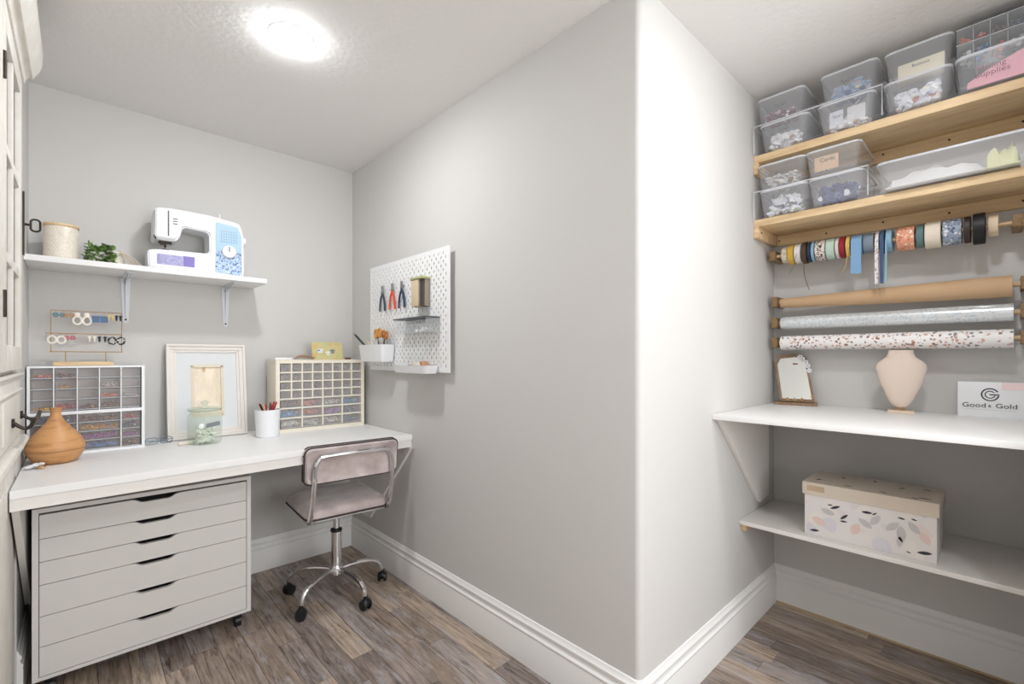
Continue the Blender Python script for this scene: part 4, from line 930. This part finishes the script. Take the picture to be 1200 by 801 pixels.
roll('silver_paper_roll', 'shiny silver holographic paper roll, middle of the three rolls', 2.505, 1.395, -.025, .742, lambda t: .032-.003*t, SILV, flap=lambda t: 1+.55*math.sin(t*9)+.25*math.sin(t*23))
roll('floral_paper_roll', 'white paper roll with small floral print, lowest of the three rolls', 2.505, 1.299, -.025, .742, lambda t: .035-.002*t, FLORP)

# ------------------------------------------------------------------ ribbon dowel
rd = thing('ribbon_dowel', 'wooden ribbon dowel with end blocks beneath the lower pine shelf', 'dowel', (2.47, .36, 1.717))
MB().cyl((0, -.43, 0), (0, .395, 0), .008, n=14).build('rod', LTWOOD, rd)
for y in (.405, -.395): MB().box(-.03, XN-2.47-.001, y-.014, y+.014, -.020, .024, .002).build('wall_block', DKWOOD, rd)
RIB = [(.725, .699, .038, S(212, 202, 184), 'cream speckled', 1), (.697, .672, .047, S(206, 170, 70), 'mustard yellow', 0), (.670, .643, .045, S(226, 222, 220), 'white', 0), (.641, .620, .050, S(84, 64, 54), 'dark brown', 0), (.618, .604, .046, S(44, 54, 74), 'navy', 0), (.602, .589, .047, S(140, 176, 200), 'light blue', 0), (.587, .547, .046, S(190, 176, 168), 'leopard print', 2), (.545, .512, .046, S(190, 214, 200), 'mint green', 0), (.510, .496, .045, S(232, 214, 214), 'pale pink', 0), (.494, .474, .047, S(150, 36, 44), 'dark red', 0), (.472, .456, .045, S(220, 186, 110), 'golden yellow', 0), (.453, .413, .043, S(130, 170, 210), 'sky blue', 0), (.411, .374, .042, S(126, 140, 156), 'slate blue satin', 0), (.370, .356, .045, S(226, 220, 228), 'white lace', 1), (.354, .338, .050, S(60, 86, 120), 'deep blue', 0), (.335, .314, .047, S(140, 180, 206), 'pale blue satin', 0), (.300, .244, .048, S(226, 160, 130), 'coral floral', 3), (.240, .216, .046, S(96, 124, 124), 'teal', 0), (.214, .166, .052, S(228, 218, 200), 'wide cream', 0), (.162, .108, .050, S(150, 162, 182), 'blue-grey patterned', 4), (.104, .084, .050, S(56, 44, 42), 'very dark brown', 0), (.080, .045, .058, S(24, 24, 26), 'black', 0), (.040, .012, .040, S(226, 206, 178), 'empty cream wooden', 0)]
for i, (ya, yb, r, c, nm, pt) in enumerate(RIB):
    if pt == 0: mt_ = mat('rib_%d' % i, c, .5, bump=(220, .3, .001))
    elif pt == 2: mt_ = pattern('rib_%d' % i, S(226, 216, 210), [S(92, 66, 60), S(60, 46, 46)], 130, .75)
    elif pt == 3: mt_ = pattern('rib_%d' % i, c, [S(240, 200, 180), S(206, 120, 90), S(244, 226, 214)], 110, .7)
    elif pt == 4: mt_ = pattern('rib_%d' % i, c, [S(80, 92, 120), S(226, 226, 230), S(110, 124, 150)], 110, .7)
    else: mt_ = pattern('rib_%d' % i, c, [S(170, 150, 120), S(244, 238, 226)], 140, .6)
    t = thing('ribbon_spool', '%s %s on the ribbon dowel' % (nm, 'spool end' if 'empty' in nm else 'ribbon spool'), 'ribbon', (2.47, (ya+yb)/2, 1.717-(r-.040)*.25), group='ribbon spools on the dowel')
    hw_ = (ya-yb)/2-.0008
    MB().lathe([(.0095, -hw_), (r*.96, -hw_), (r, -hw_+.002), (r, hw_-.002), (r*.96, hw_), (.0095, hw_)], n=28, axis='Y', caps=False).build('winding', mt_, t)
    MB().lathe([(.0086, -hw_), (.0086, hw_), (.0094, hw_), (.0094, -hw_)], n=20, axis='Y', caps=False).build('core', LTWOOD, t)
    # hanging tails belong to their spools
    def tail(yw0, yw1, z1, mm, xo=-.0):
        x0 = -r-.0006
        b = MB().prism([(yw0, 0), (yw1, 0), (yw1, z1), (yw0, z1)], 'X', x0-.0006, x0); b.build('ribbon_tail', mm, t, smooth=False)
    if nm == 'sky blue': tail(-.018, .018, -.128, mt_)
    if nm == 'white lace': tail(-.006, .006, -.180, mt_)
    if nm == 'deep blue': tail(-.007, .005, -.180, mt_)
    if nm == 'pale blue satin': tail(.004, .010, -.178, mt_)
    if nm == 'golden yellow': MB().tube([(-r-.001, 0, -.005), (-r-.004, 0, -.06), (-r+.004, .010, -.098), (-r+.020, .030, -.118)], .0016, 5, smooth=4).build('ribbon_tail', mt_, t)
    if nm == 'dark brown': MB().tube([(-r-.001, -.004, -.005), (-r-.002, -.006, -.09), (-r, -.014, -.140), (-r-.004, -.028, -.180)], .0014, 5, smooth=4).build('ribbon_tail', mt_, t)
    if nm == 'white': MB().tube([(-r-.001, 0, -.005), (-r-.002, .010, -.055), (-r, .030, -.095)], .0009, 5, smooth=4).build('ribbon_tail', mat('grey_cord', S(120, 112, 108), .7), t)

# ------------------------------------------------------------------ pine shelves with cleats
def pine_shelf(name, z0, th, x0, label, front_nails):
    t = thing(name, label, 'shelf', (2.44, .33, z0))
    MB().box(x0-2.44, XN-.0005-2.44, -.138-.33+.001, YC-.33-.001, 0, th, .0015).build('board', PINE, t)
    bc = MB().box(XN-2.44-.020, XN-2.44-.0005, -.138-.33+.022, YC-.33-.022, -.050, -.0005, .001).build('rear_cleat', PINE, t)
    for y in (.44, .24, .03, -.18, -.38): MB().cyl((XN-2.44-.0195, y, -.018 if int(y*100) % 2 else -.026), (XN-2.44-.0215, y, -.018 if int(y*100) % 2 else -.026), .004, n=10).build('screw', DARKM, bc)
    for y in (YC-.33-.021, -.138-.33+.001): 
        c = MB().box(x0-2.44-.005, XN-2.44-.0205, y, y+.02, -.052, -.0005, .001).build('side_cleat', PINE, t)
        MB().cyl((x0-2.44+.03, y-.002 if y > 0 else y+.022, -.026), (x0-2.44+.03, y+.002, -.026), .004, n=10).build('screw', DARKM, c)
    return t
pine_shelf('lower_pine_shelf', 1.837, .032, 2.305, 'lower pine board shelf holding four small bins and one wide bin', 1)
pine_shelf('upper_pine_shelf', 2.132, .034, 2.300, 'upper pine board shelf just below the ceiling with stacked bins', 1)
L1, L2 = 1.8695, 2.1665

# bins
def bin_mesh_parts(w=.196, hgt=.112, dep=.29, bot=.82):
    t = thing('storage_bin', '', 'bin')
    def lp(s, z, e=0): return [(p[0]+dep/2, p[1], z) for p in rrect(dep*s[0]-e, w*s[1]-e, .026*s[1], 5)]
    b = MB(); b.loops([lp((.90, bot), .001), lp((.93, bot+.03), .006), lp((.965, .93), hgt*.6), lp((.985, .965), hgt-.006)], cap1=False); b.build('tub', BINM, t)
    b = MB(); b.loops([lp((.985, .965), hgt-.008), lp((1, 1), hgt-.006), lp((1, 1), hgt), lp((.98, .97), hgt), lp((.98, .97), hgt-.006)], cap0=False, cap1=False); b.build('rim', RIMM, t)
    return t
proto = bin_mesh_parts(); used = [False]
def place_bin(y0, y1, z, label, x=2.262, group='small clear bins on the pine shelves'):
    if not used[0]: o = proto; used[0] = True
    else: o = copy_tree(proto)
    o.location = (x, (y0+y1)/2, z); s = (y1-y0)/.196
    o['label'] = label; o['group'] = group; o['category'] = 'bin'
    return o
def heap(yc, z, w, hh, m_, label, n=30, r=.014, seed=1, x0=2.285, x1=2.38, name='craft_supplies', cat='supplies'):
    return content(name, cat, label, x0, x1, yc-w/2, yc+w/2, z+.003, z+min(hh*1.35, .095), m_, n*3, r, seed, .7)
WH = [pattern('bin_fill_%d' % i, c[0], c[1:], 40, .7, .5) for i, c in enumerate([(S(225, 225, 228), S(150, 160, 110), S(110, 120, 150), S(240, 240, 244)), (S(72, 80, 120), S(225, 220, 226), S(110, 116, 150), S(40, 44, 70)), (S(190, 186, 180), S(120, 90, 70), S(236, 228, 208), S(200, 196, 190)), (S(228, 228, 228), S(180, 150, 130), S(196, 196, 200), S(246, 244, 240)), (S(226, 228, 234), S(190, 190, 206), S(206, 140, 110), S(244, 240, 226)), (S(140, 100, 108), S(236, 232, 228), S(110, 60, 70), S(190, 176, 176)), (S(150, 170, 196), S(236, 228, 190), S(70, 100, 140), S(200, 190, 200))])]
R1 = L1; RK = .125
# racks: thin white frames that carry the upper bins
def rack(y0, y1, z, hgt, label):
    t = thing('bin_rack', label, 'rack', (2.42, (y0+y1)/2, z)); hh = (y0-y1)/2
    for x in (-.155, .12):
        MB().tube([(x, hh, 0), (x, hh, hgt), (x, -hh, hgt), (x, -hh, 0)], .0022, 6).build('wire_leg', WHITEM, t)
    b = MB()
    for k in range(5): yy = -hh+2*hh*k/4; b.tube([(-.155, yy, hgt), (.12, yy, hgt)], .0009, 5)
    b.build('wire_top', WHITEM, t)
rack(.786, .366, L1, .1155, 'white wire rack over the two bins on the lower pine shelf')
rack(.786, .322, L2, .1180, 'white wire rack over the left bins on the upper pine shelf')
# lower pine shelf
def B(yc): yc -= .007 if yc > .6 else 0; return (yc-.098, yc+.098)
place_bin(*B(.676), L1+.0005, 'clear bin at far left on lower pine shelf, bottom of its stack'); heap(.676, L1, .14, .085, WH[0], 'white and yellow-green trinkets in lower left bin of lower pine shelf', seed=41)
place_bin(*B(.474), L1+.0005, 'clear bin with navy patterned packets, bottom of second stack on lower shelf'); heap(.474, L1, .14, .07, WH[1], 'navy and white packets in the bin of lower shelf second stack', 18, .022, seed=42)
Z2 = L1+.1155+.0025
place_bin(*B(.684), Z2, 'clear bin at far left on lower pine shelf, top of its stack'); heap(.684, Z2, .14, .06, WH[2], 'brown and cream findings in upper left bin of lower pine shelf', seed=43)
bD = place_bin(*B(.484), Z2, 'clear bin with brown card label, top of second stack on lower shelf')
cdl = MB().box(0, .0015, -.042, .042, 0, .058).build('card_label', mat('kraft_label', S(206, 172, 136), .7), bD, smooth=False, loc=(.013, .022, .024)); cdl.rotation_euler = (0, -.08, 0)
text('Cards', .022, INK, cdl, (-.001, -.004, .042), FACE_MX)
# wide bin
def wide_bin(y0, y1, z, hgt, label, fr=2.262):
    t = thing('wide_storage_bin', label, 'bin', (fr, (y0+y1)/2, z)); w_ = y1-y0; dep = .29
    def lp(s0, s1, zz): return [(p[0]+dep/2, p[1], zz) for p in rrect(dep*s0, w_*s1, .03, 5)]
    b = MB(); b.loops([lp(.88, .90, .001), lp(.91, .925, .008), lp(.95, .955, hgt*.6), lp(.975, .975, hgt-.008)], cap1=False); b.build('tub', BINM, t)
    b = MB(); b.loops([lp(.975, .975, hgt-.010), lp(1, 1, hgt-.008), lp(1, 1, hgt), lp(.98, .98, hgt), lp(.98, .98, hgt-.008)], cap0=False, cap1=False); b.build('rim', RIMM, t)
    return t
wide_bin(-.115, .343, L1, .112, 'wide clear bin of white batting on the lower pine shelf')
def cloth(name, cat, label, xc, yc, z, sx, sy, sz, m_, seed):
    g = random.Random(seed); b = MB(); nx, ny = 8, 14; lo = []
    pts = [[None]*(ny+1) for _ in range(nx+1)]
    ph = [g.uniform(0, 6) for _ in range(4)]
    for i in range(nx+1):
        for j in range(ny+1):
            u, v = i/nx*2-1, j/ny*2-1; hh = sz*max(.05, (1-abs(u)**6)*(1-abs(v)**8))*(.75+.15*math.sin(5*v+ph[0])+.12*math.sin(7*u+4*v+ph[1])+.08*math.sin(13*v+ph[2]))
            pts[i][j] = b.bm.verts.new((u*sx/2, v*sy/2, hh))
    for i in range(nx):
        for j in range(ny): b.bm.faces.new((pts[i][j], pts[i+1][j], pts[i+1][j+1], pts[i][j+1]))
    ge = bmesh.ops.extrude_face_region(b.bm, geom=b.bm.faces[:]); vs_ = [v for v in ge['geom'] if isinstance(v, bmesh.types.BMVert)]
    for v in vs_: v.co.z = 0
    return tag(b.build(name, m_, None, loc=(xc, yc, z)), label, cat)
cloth('folded_batting', 'fabric', 'white batting folded inside the wide bin', 2.385, .180, L1+.0095, .22, .27, .072, mat('batting', S(236, 234, 232), .8), 3)
cloth('yellow_cloth', 'fabric', 'pale yellow-green cloth bundle at right end of the wide bin', 2.36, .003, L1+.0095, .16, .085, .088, pattern('yellow_cloth', S(226, 226, 176), [S(150, 196, 140), S(190, 140, 90), S(240, 236, 206)], 22, .4), 6)
# upper pine shelf, lower row
Z3 = L2+.1180+.0025
place_bin(*B(.673), L2+.0005, 'clear bin at far left on upper pine shelf, bottom of its stack'); heap(.673, L2, .13, .06, WH[3], 'white cutters in lower left bin of upper pine shelf', seed=51)
bG = place_bin(*B(.440), L2+.0005, 'clear bin with silver and white packets, lower row of upper shelf'); heap(.440, L2, .14, .045, WH[3], 'silver packets in second bin of the upper shelf lower row', 16, .02, seed=52)
tag(MB().box(0, .003, -.030, .030, 0, .062).build('foil_packet', mat('foil', S(226, 226, 228), .2, metal=.5), None, smooth=False, loc=(2.292, .408, L2+.022)), 'shiny foil packet standing in second lower bin of upper shelf', 'packet')
tag(MB().box(0, .003, -.024, .024, 0, .066).build('white_card', mat('pale_card', S(216, 216, 226), .6), None, smooth=False, loc=(2.290, .475, L2+.016)), 'pale lavender card standing in second lower bin of upper shelf', 'card')
place_bin(*B(.222), L2+.0005, 'clear bin with white flowers and shells, third in lower row of upper shelf'); heap(.222, L2, .14, .075, WH[4], 'white flowers and orange shell in third lower bin of upper shelf', 34, .014, seed=53)
wide_bin(-.135, .120, L2, .118, 'clear bin with pink paper labelled Mailing Supplies')
m = MB(); lo = [(.088, .002), (-.120, .002), (-.120, .098), (-.06, .090), (.02, .060), (.088, .022)]
pkp = m.prism(lo, 'X', 0, .006).build('pink_mailer', mat('pink_paper', S(240, 168, 182), .6), None, smooth=False, loc=(2.288, 0, L2+.006)); tag(pkp, 'folded pink mailer paper inside the bin at right of upper shelf', 'paper')
tx = text('Mailing', .026, PINKINK, pkp, (-.0012, .030, .060), FACE_MX); tx = text('Supplies', .026, PINKINK, pkp, (-.0012, .026, .038), FACE_MX)
# upper row
place_bin(*B(.687), Z3, 'clear bin at far left touching the ceiling, top of the leftmost upper stack'); heap(.687, Z3, .13, .05, WH[5], 'maroon and white findings in the top left bin of upper shelf', seed=61)
bK = place_bin(*B(.431), Z3, 'clear bin with blue and yellow packets, second in the top row'); heap(.431, Z3, .14, .06, WH[6], 'blue and yellow packets in second top-row bin', 18, .02, seed=62)
bL = place_bin(*B(.219), L2+.1135, 'clear bin with a cream box inside, third in the top row')
cbx = tag(MB().box(0, .06, -.066, .066, 0, .062, .002).build('cream_carton', mat('carton', S(236, 226, 200), .6), None, loc=(2.292, .212, L2+.1155)), 'cream carton inside the third top-row bin', 'box')
text('Buttons', .016, GREYP, cbx, (-.001, 0, .045), FACE_MX)
def squiggle(par, y, z, s, x=.0085):
    pts = []
    for i in range(26): a = i*.9; pts.append((0, y-s*(i/25-.5)+.0022*math.cos(a*1.3), z+.0055*math.sin(a)*(1.6 if i < 4 else 1)))
    MB().tube(pts, .0008, 4).build('handwriting', INK, par, loc=(x, 0, 0))
# compartment cases
def case(z, hgt, label, fills, seed):
    t = thing('bead_case', label, 'case', (2.30, -.010, z)); W_ = .125; D_ = .22
    b = MB().box(0, D_, -W_, W_, 0, .0015).box(0, .0015, -W_, W_, .0015, hgt).box(0, D_, W_-.0015, W_, .0015, hgt).box(0, D_, -W_, -W_+.0015, .0015, hgt).box(D_-.0015, D_, -W_, W_, .0015, hgt)
    b.build('tray', CASEM, t, smooth=False)
    for k in range(1, 6): yy = W_-2*W_*k/6; MB().box(.0016, D_-.002, yy-.0008, yy+.0008, .0016, hgt-.001).build('divider', RIMM, t, smooth=False)
    MB().box(-.002, D_+.002, -W_-.002, W_+.002, hgt, hgt+.003).build('lid', RIMM, t, smooth=False)
    for k in range(6):
        yy = W_-2*W_*(k+.5)/6
        if fills[k] is not None: content('beads', 'beads', '%s beads in compartment %s of the %s case' % (fills[k][1], ['one', 'two', 'three', 'four', 'five', 'six'][k], label.split(' bead case')[0]), 2.305, 2.40, -.010+yy-.018, -.010+yy+.018, z+.002, z+hgt*.75, cm[fills[k][0]], 20, .006, seed+k)
case(L2+.1190, .058, 'lower clear bead case on the pink bin', [(5, 'white'), (4, 'blue'), (7, 'pink'), (5, 'pale'), None, None], 400)
case(L2+.1820, .050, 'upper clear bead case near the ceiling', [(7, 'peach'), (0, 'red'), (6, 'dark'), (2, 'slate'), None, None], 420)

for bn, (yy, zz, ss) in ((bD, (0, 0, 0)), (bG, (.028, .05, .030)), (bK, (.0, .062, .05))):
    if ss: squiggle(bn, yy, zz, ss)
for o_ in [o for o in bpy.data.objects if o.name.startswith('storage_bin') and o.get('label', '').startswith('clear bin at far left')]:
    squiggle(o_, .0, .062 if 'top of' in o_['label'] else .070, .040)
